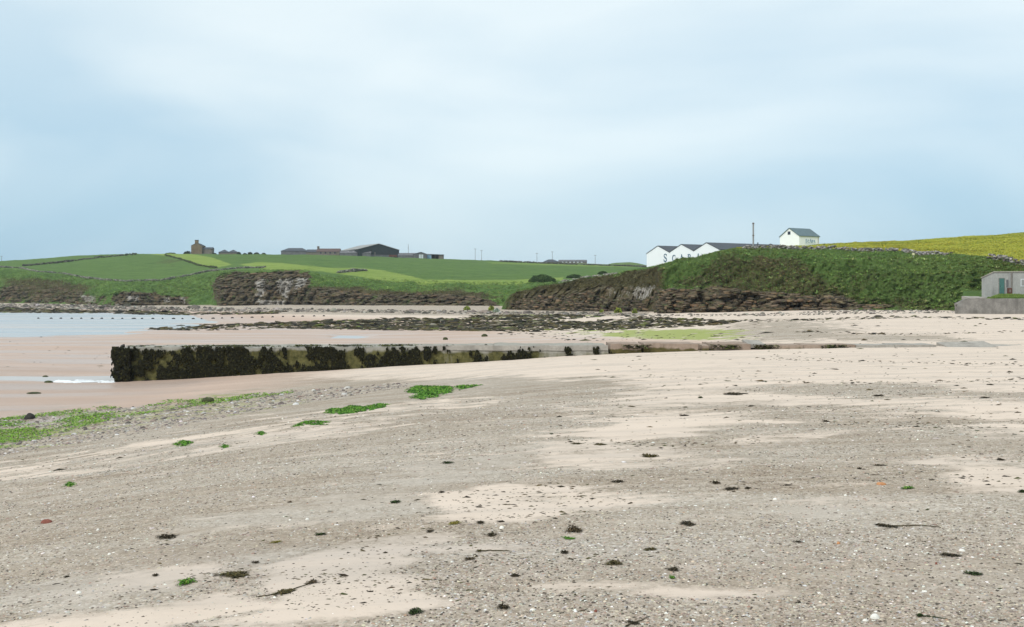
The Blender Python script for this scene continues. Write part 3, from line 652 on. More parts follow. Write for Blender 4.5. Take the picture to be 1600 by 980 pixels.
# loose bits of weed and shell on the bare sand
q = np.concatenate([in_poly(900, [(-200, 1010), (1800, 1010), (1800, 640), (900, 640), (-200, 740)], 111), in_poly(900, [(900, 660), (1800, 690), (1800, 505), (1180, 500), (900, 560)], 112), in_poly(420, [(420, 960), (760, 930), (740, 840), (560, 840)], 113),
                    in_poly(300, [(640, 805), (1000, 790), (900, 750), (700, 770)], 114), in_poly(160, [(760, 520), (900, 515), (1150, 525), (900, 536)], 115), in_poly(50, [(-100, 575), (170, 575), (170, 520), (-100, 528)], 116), in_poly(260, [(1480, 780), (1800, 790), (1800, 660), (1480, 670)], 117)])
lines = [[(280, 902), (420, 892), (540, 908)], [(740, 868), (900, 879), (1060, 858)], [(880, 690), (1040, 696), (1190, 688)], [(1180, 560), (1400, 566), (1640, 572)], [(1000, 588), (1350, 600), (1640, 592)], [(540, 842), (760, 810), (920, 803)], [(1130, 762), (1400, 744), (1640, 752)], [(640, 905), (820, 930), (960, 925)], [(1280, 660), (1480, 668), (1660, 660)], [(1240, 518), (1400, 523), (1640, 517)]]
for ln in lines:
    t_ = r.random(150); q = np.concatenate([q, np.stack([np.interp(t_, np.linspace(0, 1, len(ln)), [p[0] for p in ln]), np.interp(t_, np.linspace(0, 1, len(ln)), [p[1] for p in ln]) + r.normal(0, 1, 150) * (.012 * (ln[0][1] - 440))], -1)])
P = hit(q[:, 0], q[:, 1]); n = len(P); k = P[:, 1] / F * np.exp(r.normal(.05, .5, n))
S = np.stack([k * 2.4, k * .8, k * .55], -1)
V, Fs = scatter(P, dome(6), S, (r.random(n) - .5) * 1.6, .5, .2, 118)
stuff('seaweed_scraps', 'small dark scraps of dried seaweed scattered over the sand', 'seaweed', V, Fs, pick(n, [(.035, .028, .018), (.075, .055, .03), (.06, .065, .02), (.12, .09, .045)], [5, 4, 2, 2], 119), 7, M['weed'])

# cobbles and green weed along the foot of the gravel bank
TOE = [(-400, 745), (0, 712), (220, 678), (440, 636), (640, 604), (640, 598), (440, 612), (330, 628), (150, 640), (0, 655), (-400, 690)]
q = in_poly(15000, TOE, 121); P = hit(q[:, 0], q[:, 1]); n = len(P); k = P[:, 1] / F * np.exp(r.normal(.05, .45, n))
S = np.stack([k * 1.5, k * 1.1, k * .8], -1)
V, Fs = scatter(P - (0, 0, .01), dome(6, 2), S, r.random(n) * 6.28, .25, .3, 122)
stuff('cobbles', 'wet grey and purple cobbles banked along the foot of the gravel', 'cobbles', V, Fs, pick(n, [(.22, .195, .175), (.34, .30, .265), (.13, .11, .10), (.60, .58, .55), (.27, .20, .165)], [5, 5, 4, 1.5, 2], 123), 13, M['pebble'], smooth=False)
def ribbons(P, ln, wd, lift, seed, seg=4, dirs=None, droop=False):
    """thin weed fronds lying on the ground (or hanging), each a bent strip"""
    r = np.random.default_rng(seed); n = len(P); t = np.linspace(0, 1, seg + 1)
    a = r.random(n) * 6.28 if dirs is None else dirs + (r.random(n) - .5) * .8
    a = a[:, None] + (r.random((n, 1)) - .5) * 2.2 * t[None]
    dx = np.cumsum(np.cos(a), 1) / (seg + 1) * ln[:, None]; dy = np.cumsum(np.sin(a), 1) / (seg + 1) * ln[:, None]
    h = lift[:, None] * (np.sin(t * 3.14) [None] * (.6 + .8 * r.random((n, 1)))) + .004
    if droop: h = -t[None] * ln[:, None]; dx = dx * .22; dy = -np.abs(dy) * .10 - .05 * np.sin(t * 3.1)[None]
    C = P[:, None] + np.stack([dx, dy, h], -1)
    w = wd[:, None] * np.sin(np.clip(t, .12, .94) * 3.14)[None] * (.7 + .6 * r.random((n, seg + 1)))
    px = -np.sin(a) * w; py = np.cos(a) * w
    if droop: px, py = w, -.25 * w * (r.random((n, 1)) - .3)
    O = np.stack([px, py * np.ones_like(px), (r.random((n, seg + 1)) - .5) * w * .8], -1)
    V = np.stack([C - O, C + O], 2).reshape(-1, 3); b = (np.arange(n) * 2 * (seg + 1))[:, None] + 2 * np.arange(seg)[None]
    return V, np.stack([b, b + 1, b + 3, b + 2], -1).reshape(-1, 4)
ALG = [(-400, 740), (0, 703), (60, 688), (180, 654), (330, 632), (455, 616), (455, 610), (330, 620), (150, 637), (0, 655), (-400, 690)]
q = in_poly(26000, ALG, 131); P = hit(q[:, 0], q[:, 1])
m = fbm(P[:, 0] * .55, P[:, 1] * .4, s=132, o=3) + (r.random(len(P)) - .5) * .16 > .462; P = P[m]; n = len(P); k = P[:, 1] / F
V, Fs = ribbons(P + (0, 0, .02), k * (3.5 + 6 * r.random(n)), k * (.6 + .7 * r.random(n)), k * (.4 + 1.2 * r.random(n)), 133, 3)
stuff('green_seaweed', 'bright green weed draped over cobbles along the foot of the gravel bank', 'seaweed', V, Fs, pick(n, [(.13, .27, .03), (.22, .38, .05), (.07, .15, .02), (.30, .38, .09)], [5, 5, 2, 2], 134), 8, M['weed'])

# weedy skerry on the far sand, dark shore rocks, pale boulders under the cliffs
REEFS = [([(228, 515), (300, 508), (420, 505), (560, 500), (700, 495), (800, 492), (1000, 495), (1160, 502), (1130, 508), (1010, 514), (860, 519), (700, 517), (520, 515.5), (380, 516), (300, 517)], 8500, 2.3),
         ([(-300, 480), (0, 481), (100, 484), (180, 486), (300, 488), (430, 486), (500, 488), (420, 491), (250, 493.5), (100, 491), (-300, 489)], 5200, 2.0), ([(1130, 500), (1400, 494), (1800, 500), (1800, 503), (1400, 497.5), (1180, 504)], 500, 1.8)]
Ps, ks = [], []
for i, (pl, cnt, sc_) in enumerate(REEFS):
    q = in_poly(cnt, pl, 141 + i); P = hit(q[:, 0], q[:, 1])
    m = fbm(P[:, 0] * .07, P[:, 1] * .05, s=147, o=4) + (r.random(len(P)) - .5) * .2 > .43
    P = P[m]; Ps.append(P); ks.append(P[:, 1] / F * sc_ * np.exp(r.normal(0, .4, len(P))))
P = np.concatenate(Ps); k = np.concatenate(ks); n = len(P)
V, Fs = scatter(P - (0, 0, .03), dome(6, 2), np.stack([k * 1.9, k * 1.5, k * .40], -1), r.random(n) * 6.28, .35, .3, 148)
stuff('weedy_reef', 'low dark reef of weed covered rocks across the sand flats', 'reef', V, Fs, pick(n, [(.030, .026, .013), (.062, .050, .022), (.105, .085, .035), (.018, .017, .012), (.20, .175, .125), (.12, .14, .035)], [8, 7, 4, 4, 2, 1.5], 149), 13, M['weed'])
q = np.concatenate([in_poly(3800, [(-300, 475), (0, 475.5), (160, 477), (300, 481), (480, 483), (780, 487), (1000, 490), (1030, 493), (1030, 495), (780, 492), (480, 488), (250, 487), (0, 481), (-300, 480)], 151), in_poly(900, [(1030, 492.5), (1200, 490), (1350, 484), (1500, 480), (1500, 489), (1350, 491), (1200, 494), (1030, 495)], 152)])
P = hit(q[:, 0], q[:, 1]); n = len(P); k = P[:, 1] / F * 1.25 * np.exp(r.normal(0, .45, n))
V, Fs = scatter(P - (0, 0, .05), dome(6, 2), np.stack([k * 1.4, k * 1.2, k * .9], -1), r.random(n) * 6.28, .3, .3, 153)
stuff('shore_stones', 'grey and buff stones fallen along the foot of the cliffs', 'stones', V, Fs, pick(n, [(.18, .155, .13), (.28, .245, .205), (.09, .08, .065), (.38, .355, .32)], [5, 3, 5, 1], 154), 13, M['pebble'])

# rough grass on the headland and along the far cliff tops
def tuft(k=6):
    V, Fs = [], []
    for i in range(k):
        a = i * 6.283 / k + .3; l = .75 + .5 * ((i * 37) % 10) / 10; b = len(V)
        V += [(-math.sin(a) * .17, math.cos(a) * .17, -.05), (math.sin(a) * .17, -math.cos(a) * .17, -.05), (math.cos(a) * .75, math.sin(a) * .75, l)]; Fs.append((b, b + 1, b + 2))
    return np.array(V), np.array(Fs, np.int32)
def grass_on(Pg, mk, r0, r1, us, urange, n, size, seed, cols, w, rockmax=.35):
    r = np.random.default_rng(seed); ui = np.nonzero((us > urange[0]) & (us < urange[1]))[0]
    i = r.choice(ui[:-1], n); j = r.integers(r0, r1, n); a, b = r.random((n, 1)), r.random((n, 1))
    P = (Pg[i, j] * (1 - a) + Pg[i + 1, j] * a) * (1 - b) + (Pg[i, j + 1] * (1 - a) + Pg[i + 1, j + 1] * a) * b
    rkv = mk['rock'][i, j]; m = (rkv + (r.random(n) - .5) * .5 < rockmax); P = P[m]; brn = mk['brown'][i, j][m]
    c = pick(len(P), cols, w, seed + 1); h = pick(len(P), [(.14, .118, .055), (.20, .172, .082), (.115, .11, .046)], [3, 2, 2], seed + 2)
    c = np.where((brn + (r.random(len(P)) - .5) * .7 > .55)[:, None], h, c)
    f_ = fbm(P[:, 0] * .16, P[:, 1] * .16, P[:, 2] * .25, s=seed + 5, o=4); c *= np.clip(.2 + 1.9 * f_, .3, 2)[:, None]; c[:, 0] *= .75 + .5 * fbm(P[:, 0] * .07, P[:, 1] * .07, s=seed + 6, o=3)
    s_ = size * np.minimum(np.exp(r.normal(0, .4, len(P))), 1.6)
    V, Fs = scatter(P, tuft(), np.stack([s_, s_, s_ * .55], -1), r.random(len(P)) * 6.28, .3, .3, seed + 3)
    return V, Fs, c
GC = [(.155, .26, .055), (.215, .325, .080), (.115, .195, .045), (.28, .345, .11), (.18, .28, .066), (.20, .21, .075)]
V, Fs, c = grass_on(PB, mB, 4, 106, uB, (800, 1900), 42000, .23, 160, GC, [4, 4, 3, 1.5, 3, 2])
stuff('rough_grass', 'long rough grass covering the headland slope', 'grass', V, Fs, c, 18, M['grass'])
V, Fs, c = grass_on(PB, mB, 6, 94, uB, (900, 1900), 1700, .5, 162, [(.12, .21, .045), (.22, .33, .09), (.30, .36, .13), (.19, .20, .08)], [4, 4, 2, 2], .2)
stuff('tussocks', 'taller tussocks and docks standing out of the headland grass', 'grass', V, Fs, c, 18, M['grass'])
V, Fs, c = grass_on(PB, mB, 107, 134, uB, (1150, 1900), 18000, .17, 165, [(.54, .49, .045), (.42, .42, .05), (.19, .26, .05), (.32, .36, .06)], [4, 4, 4, 4])
stuff('buttercup_flowers', 'yellow flowering meadow above the stone wall', 'meadow', V, Fs, c, 18, M['grass'])
V, Fs, c = grass_on(PA, mA, 26, 78, uA, (-200, 880), 16000, .42, 170, GC, [4, 4, 3, 1, 3, 2])
stuff('cliff_top_grass', 'rough grass along the far cliff tops', 'grass', V, Fs, c, 18, M['grass'])

# broken ledges and blocks standing proud of the cliffs
CUBE = (np.array([(x, y, z) for z in (-.5, .5) for y in (-.5, .5) for x in (-.5, .5)], float), np.array([(0, 2, 3, 1), (4, 5, 7, 6), (0, 1, 5, 4), (1, 3, 7, 5), (3, 2, 6, 7), (2, 0, 4, 6)], np.int32))
def ledges(name, label, Pg, mk, us, ur, r0, r1, n, sz, seed):
    r = np.random.default_rng(seed); ui = np.nonzero((us > ur[0]) & (us < ur[1]))[0]; i = r.choice(ui, n); j = r.integers(r0, r1, n)
    ok = (mk['rock'][i, j] > .5) & (mk['white'][i, j] < .25); i, j = i[ok], j[ok]; P = Pg[i, j] + (0, .12 * sz, 0); m_ = len(P); d = Pg[np.minimum(i + 3, len(us) - 1), j] - Pg[np.maximum(i - 3, 0), j]; a = np.clip(np.arctan2(d[:, 1], d[:, 0]), -.7, .7) + (r.random(m_) - .5) * .5
    S = sz * np.stack([.5 + 1.5 * r.random(m_), .4 + .4 * r.random(m_), .14 + .38 * r.random(m_) ** 2], -1); V, Fs = scatter(P, CUBE, S, a, .22, .12, seed + 1)
    stuff(name, label, 'rock', V, Fs, pick(m_, [(.115, .088, .058), (.175, .135, .09), (.065, .054, .038), (.21, .14, .08), (.10, .10, .05)], [5, 3, 4, 2, 2], seed + 2, .3), 8, M['pebble'])
ledges('rock_ledges', 'broken flat ledges and blocks in the near headland cliff', PB, mB, uB, (800, 1400), 4, 40, 2600, .75, 180)
ledges('rock_ledges', 'broken flat ledges and blocks in the far low cliffs', PA, mA, uA, (-200, 800), 4, 68, 2600, 1.15, 190)

# ------------------------------------------------------------------ generic builders
def gridbox(x0, x1, y0, y1, z0, z1, st):
    """box with subdivided faces, so that it can be roughened"""
    Vs, Fl, b = [], [], 0
    def face(o, a, c, na, nc):
        nonlocal b
        i, j = np.meshgrid(np.linspace(0, 1, na + 1), np.linspace(0, 1, nc + 1), indexing='ij')
        Vs.append((np.array(o)[None, None] + i[..., None] * np.array(a) + j[..., None] * np.array(c)).reshape(-1, 3)); Fl.append(grid_faces(na + 1, nc + 1) + b); b += (na + 1) * (nc + 1)
    dx, dy, dz = x1 - x0, y1 - y0, z1 - z0; nx, ny, nz = [max(1, int(round(d / st))) for d in (dx, dy, dz)]
    face((x0, y0, z0), (dx, 0, 0), (0, 0, dz), nx, nz); face((x1, y1, z0), (-dx, 0, 0), (0, 0, dz), nx, nz)
    face((x1, y0, z0), (0, dy, 0), (0, 0, dz), ny, nz); face((x0, y1, z0), (0, -dy, 0), (0, 0, dz), ny, nz)
    face((x0, y0, z1), (dx, 0, 0), (0, dy, 0), nx, ny)
    return np.concatenate(Vs), np.concatenate(Fl)
def roughen(V, amp, k, seed):
    V = V.copy(); a = V * k
    for i in range(3): V[:, i] += (fbm(a[:, 0], a[:, 1], a[:, 2], s=seed + 40 * i, o=4) - .5) * 2 * amp
    return V
def blob(rx, ry, rz, seed, rough=.25, nu=12, nv=7, k=1.6):
    t = np.linspace(0, 2 * np.pi, nu, endpoint=False); p = np.linspace(-1.2, np.pi / 2, nv)
    T, Pp = np.meshgrid(t, p, indexing='ij'); D = np.stack([np.cos(T) * np.cos(Pp), np.sin(T) * np.cos(Pp), np.sin(Pp)], -1)
    n_ = fbm(D[..., 0] * k + 9 + seed, D[..., 1] * k + 7, D[..., 2] * k + 5, s=seed, o=3) - .5
    V = D * (1 + 2 * rough * n_[..., None]) * np.array([rx, ry, rz]); i = np.arange(nu)[:, None]; j = np.arange(nv - 1)[None]
    Fs = np.stack([i * nv + j, ((i + 1) % nu) * nv + j, ((i + 1) % nu) * nv + j + 1, i * nv + j + 1], -1).reshape(-1, 4)
    return V.reshape(-1, 3), Fs
def gable(parent, W, L, he, hr, wall, roof, y0=0.0, x0=0.0, over=.25, th=.16, base=-1.0):
    """gabled block: front gable at y0, width W along x, length L along y"""
    m = MB(); m.prism([(x0 - W / 2, base), (x0 + W / 2, base), (x0 + W / 2, he), (x0, hr), (x0 - W / 2, he)], y0, y0 + L); w_ = m.build('wall', wall, parent)
    m = MB(); k = (hr - he) / (W / 2)
    for s_ in (-1, 1):
        m.prism([(x0 + s_ * .0, hr + .03), (x0 + s_ * (W / 2 + over), he - over * k + .03), (x0 + s_ * (W / 2 + over), he - over * k + .03 + th), (x0, hr + .03 + th)][::s_], y0 - over, y0 + L + over)
    rf = m.build('roof', roof, parent)
    return w_, rf
def strokes(m, lines, w, place, dep=.06):
    """letter strokes: each polyline becomes flat bars of width w (or given widths) set off the wall by place(a, b, d)"""
    for ln in lines:
        pts = np.array([p[:2] for p in ln], float); ws = [p[2] if len(p) > 2 else w for p in ln]
        for i in range(len(pts) - 1):
            d = pts[i + 1] - pts[i]; d = d / (np.linalg.norm(d) + 1e-9); nrm = np.array([-d[1], d[0]])
            a0, a1 = pts[i] - d * .02, pts[i + 1] + d * .02
            q = [a0 + nrm * ws[i] / 2, a0 - nrm * ws[i] / 2, a1 - nrm * ws[i + 1] / 2, a1 + nrm * ws[i + 1] / 2]
            m.add([place(*p, 0.004 + .001 * (i % 3)) for p in q] + [place(*p, dep + .001 * (i % 3)) for p in q], [(4, 5, 6, 7), (0, 4, 7, 3), (0, 1, 5, 4), (1, 2, 6, 5), (2, 3, 7, 6)])
def arc(cx, cy, rx, ry, a0, a1, n, w0, w1):
    out = []
    for i in range(n + 1):
        a = math.radians(a0 + (a1 - a0) * i / n); out.append((cx + rx * math.cos(a), cy + ry * math.sin(a), w0 + (w1 - w0) * math.sin(math.pi * i / n)))
    return out
GL = {'S': [arc(.35, .74, .25, .23, 20, 200, 9, .09, .10) + [(.2, .60, .16), (.5, .42, .18)] + arc(.36, .25, .27, .23, 30, -165, 9, .12, .13), [(.60, .70, .07), (.60, .96, .07)], [(.08, .05, .07), (.08, .32, .07)]],
      'C': [arc(.45, .5, .38, .46, 48, 312, 16, .07, .20), [(.72, .66, .06), (.72, .98, .06)]],
      'A': [[(.40, 1.0, .10), (.10, .02, .08)], [(.38, 1.0, .20), (.72, .02, .20)], [(.20, .36, .07), (.60, .36, .07)], [(-.02, .02, .06), (.24, .02, .06)], [(.54, .02, .06), (.90, .02, .06)]],
      'P': [[(.18, 0, .19), (.18, 1, .19)], [(.10, .96, .08)] + arc(.38, .73, .27, .24, 90, -90, 9, .09, .19) + [(.2, .49, .08)], [(.02, .02, .06), (.38, .02, .06)], [(.02, .98, .06), (.2, .98, .06)]]}
def letter(ch, size, place0):
    m = MB(); strokes(m, GL[ch], .1, lambda a, b, d: place0(a * size, b * size, d)); return m
def leaf_ball(P0, rx, ry, rz, n, leaf, cols, w, seed):
    r = np.random.default_rng(seed); D = r.normal(size=(n, 3)); D /= np.linalg.norm(D, axis=1)[:, None]; D[:, 2] = np.abs(D[:, 2]) * .95 - .12
    lump = .72 + .55 * (fbm(D[:, 0] * 2 + seed, D[:, 1] * 2, D[:, 2] * 2, s=seed, o=3)) - .25
    rad = (.55 + .45 * r.random(n) ** .5) * lump * 1.25
    P = np.array(P0) + D * rad[:, None] * np.array([rx, ry, rz]); s_ = leaf * (.6 + .8 * r.random(n))
    A = r.normal(size=(n, 3)); A /= np.linalg.norm(A, axis=1)[:, None]; B = np.cross(A, r.normal(size=(n, 3))); B /= np.linalg.norm(B, axis=1)[:, None]
    V = np.stack([P - A * s_[:, None], P + B * s_[:, None] * .6, P + A * s_[:, None], P - B * s_[:, None] * .6], 1).reshape(-1, 3)
    return V, (np.arange(n) * 4)[:, None] + np.arange(4)[None], pick(n, cols, w, seed + 1)
LEAF = [(.040, .075, .022), (.070, .120, .035), (.028, .050, .018), (.10, .15, .05)]

# ------------------------------------------------------------------ the old pier
PY = 65.0
def pX(u): return (u - 800) / F * PY
px0 = pX(178)
pier = empty('old_pier', (pX(800), PY, 0.0)); PL = (pX(800), PY, 0.0)
tag(pier, 'long low concrete and stone pier with black weed running across the beach', 'pier')
def pier_part(name, u0, u1, z0, z1, dep, mat, seed, amp=.035, alg=None, y0=PY, shear=0.0, st=.22):
    V, Fs = gridbox(pX(u0), pX(u1), y0, y0 + dep, z0, z1, st)
    if shear: V[:, 2] += (V[:, 0] - pX(u0)) * shear * (V[:, 2] > (z0 + z1) / 2)
    V = roughen(V, amp, 1.3, seed)
    am = np.zeros(len(V)) if alg is None else alg(V)
    return mesh_np(name, V, Fs, mat, pier, attrs=dict(algae=am), smooth=False, loc=PL)
def alg_main(V):
    f = sst(12, -12, V[:, 0]) * .55 + .35
    return np.clip(f * sst(PY + .6, PY + .02, V[:, 1]) * sst(2.02, 1.7, V[:, 2]) + .15 * sst(1.2, .9, V[:, 2]), 0, 1)
z1s = [2.03, 2.06, 2.10, 2.13]
for i, (a, b) in enumerate([(181, 420), (420.6, 670), (670.6, 770), (770.6, 950)]):
    pier_part('concrete_section', a, b, -.6, z1s[i], 4.2, M['pier'], 300 + i, .085, alg_main)
V, Fs = gridbox(pX(650), pX(950), PY - .07, PY + .5, 1.86, 2.16, .25)     # paler capping course
mesh_np('capping_course', roughen(V, .055, 1.5, 320), Fs, M['slab'], pier, loc=PL)
def alg_low(V): return .75 * sst(2.05, 1.85, V[:, 2]) + .25 * (fbm(V[:, 0] * .6, V[:, 2] * 1.5, s=66) > .52)
for i, (a, b, t_, sh) in enumerate([(954, 1002, 2.25, 0), (1006, 1091, 2.27, -.006), (1098, 1108, 2.16, .02), (1112, 1174, 2.25, 0)]):
    pier_part('stone_section', a, b, .6, t_, 3.2, M['pink'], 330 + i, .05, alg_low, y0=PY + .05 * i, shear=sh)
for i, (a, b, t_) in enumerate([(1182, 1256, 2.17), (1257, 1338, 2.19), (1339, 1400, 2.16), (1401, 1466, 2.19)]):
    pier_part('low_wall_section', a, b, .8, t_, 2.4, M['pink'] if i < 2 else M['slab'], 340 + i, .05, alg_low if i < 2 else None, y0=PY + .1 + .06 * i)
# tilted broken slabs
def tilted(name, u0, u1, z0, z1, y0, rx, ry, mat, seed):
    V, Fs = gridbox(-(pX(u1) - pX(u0)) / 2, (pX(u1) - pX(u0)) / 2, -1.0, 1.0, -.11, .11, .25); V = roughen(V, .04, 1.4, seed)
    c, s_ = math.cos(ry), math.sin(ry); V = np.stack([V[:, 0] * c + V[:, 2] * s_, V[:, 1], -V[:, 0] * s_ + V[:, 2] * c], -1)
    c, s_ = math.cos(rx), math.sin(rx); V = np.stack([V[:, 0], V[:, 1] * c - V[:, 2] * s_, V[:, 1] * s_ + V[:, 2] * c], -1)
    V += np.array([(pX(u0) + pX(u1)) / 2, y0, (z0 + z1) / 2]); return mesh_np(name, V, Fs, mat, pier, attrs=dict(algae=np.zeros(len(V))), loc=PL)
tilted('broken_slab', 1172, 1198, 2.05, 2.35, PY + 1.2, .10, .02, M['slab'], 351)
tilted('broken_slab', 1484, 1560, 1.94, 2.20, PY + 1.0, .13, -.03, M['slab'], 352)
tilted('broken_slab', 1556, 1620, 1.86, 2.06, PY + 1.2, .07, .02, M['slab'], 353)
# head of the pier: leaning weed-grown end and a bent iron stump on it
V, Fs = gridbox(pX(177), pX(206), PY - .25, PY + 4.1, -.6, 1.98, .2)
V[:, 0] += (sst(.7, 2.0, V[:, 2]) * .75 + .25 * (fbm(V[:, 2] * 1.5, V[:, 1], s=361) - .3)) * sst(pX(200), pX(180), V[:, 0]); mesh_np('pier_head', roughen(V, .16, 1.1, 360), Fs, M['rockdark'], pier, loc=PL)
m = MB(); m.tube([(pX(189) - PL[0], .3, 1.85), (pX(190) - PL[0], .3, 2.05), (pX(189) - PL[0], .25, 2.16)], [.09, .11, .15], 7); m.build('iron_stump', M['rockdark'], pier)
# hanging weed on the seaward end, thinning towards the beach
r = np.random.default_rng(370)
n = 90000
wx = pX(178) + r.random(n) * (pX(960) - pX(178)); wz = r.random(n) * 2.1 - .02
f = (wx - pX(178)) / (pX(960) - pX(178))
pat = .5 + 1.4 * (fbm(wx * .55, wz * .75, s=371, o=4) - .5) + 1.9 * (fbm(wx * 2.6, wz * 1.7, s=372, o=4, g=.65) - .5)
low = sst(1.2, .2, wz - gz(wx, np.full(n, PY - .3)) ) 
thr = .525 + .17 * sst(.30, .75, f) + .22 * sst(.5, 1.0, f) - .13 * low + .10 * sst(1.75, 2.05, wz) - .2 * (wx < pX(206)) + .26 * poly_mask(wx, wz, [(pX(208), .15), (pX(272), .15), (pX(272), 1.65), (pX(208), 1.65)], .25)
keep = (pat + (r.random(n) - .5) * .20 > thr) & (wz > gz(wx, np.full(n, PY - .3)) - .05)
wx, wz = wx[keep], wz[keep]; n = len(wx)
V, Fs = ribbons(np.stack([wx, PY - .08 - .07 * r.random(n) - .26 * (wx < pX(206)), wz + .05], -1), .07 + .15 * r.random(n), .02 + .03 * r.random(n), np.zeros(n), 373, 3, droop=True)
V[:, 2] = np.maximum(V[:, 2], gz(V[:, 0], V[:, 1]) + .005)
o = mesh_np('seaweed', V, Fs, M['weed'], pier, colors=np.repeat(pick(n, [(.012, .012, .005), (.022, .021, .008), (.008, .008, .004), (.045, .043, .014)], [5, 4, 4, 1], 374), 8, 0), loc=PL); tag(o, kind='stuff')
# weed tufts lying along the top edge and on the low stone part
n = 3600; wx = np.concatenate([pX(190) + r.random(2300) * (pX(760) - pX(190)), pX(975) + r.random(1300) * (pX(1390) - pX(975))]); wy = PY + r.random(n) * np.where(wx < pX(800), 1.6, .2) - np.where(wx < pX(800), 0, .12)
keep = fbm(wx * .8, wy * .8, s=376, o=3) + (wx > pX(900)) * .0 > np.where(wx < pX(800), .50 + .06 * sst(pX(400), pX(760), wx), .57); wx, wy = wx[keep], wy[keep]; n = len(wx)
wz = np.where(wx < pX(800), np.interp(wx, [pX(181), pX(950)], [2.05, 2.14]), 1.95 + .22 * r.random(n))
V, Fs = ribbons(np.stack([wx, wy, wz], -1), .14 + .2 * r.random(n), .03 + .04 * r.random(n), .02 + .05 * r.random(n), 377, 3)
o = mesh_np('top_seaweed', V, Fs, M['weed'], pier, colors=np.repeat(pick(n, [(.035, .036, .012), (.085, .090, .028), (.020, .020, .010), (.13, .16, .04)], [4, 4, 3, 2], 378), 8, 0), loc=PL); tag(o, kind='stuff')
# foam where the channel breaks round the pier head
q = in_poly(900, [(70, 597), (100, 594), (178, 595.5), (178, 598.5), (110, 599)], 380); q = q[fbm(q[:, 0] * .06, q[:, 1] * 1.1, s=382, o=3) > .47]; k = CZ * F / (q[:, 1] - HV); P = np.stack([(q[:, 0] - 800) / F * k, k, np.full(len(k), .012)], -1)
V, Fs = scatter(P, dome(6), np.stack([.05 + .22 * r.random(len(P)) ** 2, .03 + .08 * r.random(len(P)), .02 + .03 * r.random(len(P))], -1), (r.random(len(P)) - .5) * .6, .3, 0, 381)
tag(mesh_np('foam', V, Fs, M['foam'], colors=np.repeat(np.full((len(P), 3), .8), 7, 0)), 'white foam in the tidal channel at the pier head', 'foam', kind='stuff')

# ------------------------------------------------------------------ white warehouses and still house behind the headland
wr = empty('warehouse', (45.2, 340.0, 15.0), math.radians(-60)); tag(wr, 'white warehouse with three gables and dark lettering behind the headland', 'warehouse')
W_ = 11.5
for i in range(3): gable(wr, W_ - .02, 36, 3.7, 5.9, M['white'], M['slate'], x0=i * W_, over=.12 if i == 1 else .12, base=-3)
for ch, s0, sz_ in (('S', 3.8, 2.4), ('C', 7.9, 1.9), ('A', 11.6, 1.9), ('P', 15.2, 1.9), ('A', 19.3, 1.9)):
    letter(ch, sz_, lambda a, b, d, s0=s0, sz_=sz_: (s0 + a - .4 * sz_, -d, 1.0 + b)).build('letter', M['navy'], wr)
th = empty('still_house', ((74.7 + 78.5) / 2, 303, 16.0), math.radians(-57.6)); tag(th, 'tall white house with grey green roof and small gable window on the hilltop', 'house')
gable(th, 7.1, 7.9, 5.85, 8.05, M['white'], M['greenroof'], over=.2, base=-2)
m = MB(); m.box(-.62, .38, -.06, .05, 6.35, 7.25); w_ = m.build('window', M['slate'], th)
m = MB(); m.box(-.5, .26, -.075, -.05, 6.47, 7.13); m.build('pane', M['darkglass'], w_)
for ch, s0, dz, sz_ in (('S', 2.4, 0, .95), ('C', 3.3, 0, .8), ('A', 4.05, 0, 1.05), ('P', 4.95, 0, .8), ('A', 5.65, 0, .8)):
    letter(ch, sz_, lambda a, b, d, s0=s0: (3.55 + d, s0 + a, 4.1 + b)).build('letter', M['bluegrey'], th)
m = MB(); m.box(3.55, 3.59, 2.4, 6.4, 3.72, 3.80); m.build('underline', M['bluegrey'], th)
m = MB(); m.box(3.56, 3.62, 7.35, 7.5, -1, 5.7); m.build('downpipe', M['steel'], th)
ch = empty('chimney_stack', (*at(1177, 400, 322)[:2], 16.0)); tag(ch, 'slim grey chimney stack standing between warehouse and white house', 'chimney')
m = MB(); m.tube([(0, 0, -2), (0, 0, 10.6)], .24, 10); m.build('flue', M['steel'], ch)
m = MB(); m.tube([(0, 0, 10.55), (0, 0, 10.95)], .30, 10); m.build('cap', M['wood'], ch); m = MB(); m.tube([(0, 0, 7.0), (0, 0, 7.35)], .29, 10); m.build('collar', M['wood'], ch)
sh = empty('low_shed', (*at(1190, 390, 312)[:2], 16.5), math.radians(-8)); tag(sh, 'low grey roofed shed left of the white hilltop house', 'shed')
gable(sh, 5.4, 8, 2.6, 3.6, M['farmgrey'], M['slate'], x0=2.5, base=-2); m = MB(); m.box(-1.1, -.8, 1, 1.3, -1, 4.2); m.build('vent_pipe', M['slate'], sh)
# sign post on the headland
p = surf(PB, uB, 1427, 404, 60); sp = empty('sign_post', p); tag(sp, 'small pale sign on a post on the grassy headland', 'sign')
m = MB(); m.tube([(0, 0, -.2), (0, 0, .8)], .05, 6); m.build('post', M['steel'], sp); m = MB(); m.box(-.2, .2, -.08, -.04, .55, .95); m.build('board', M['signpaint'], sp)

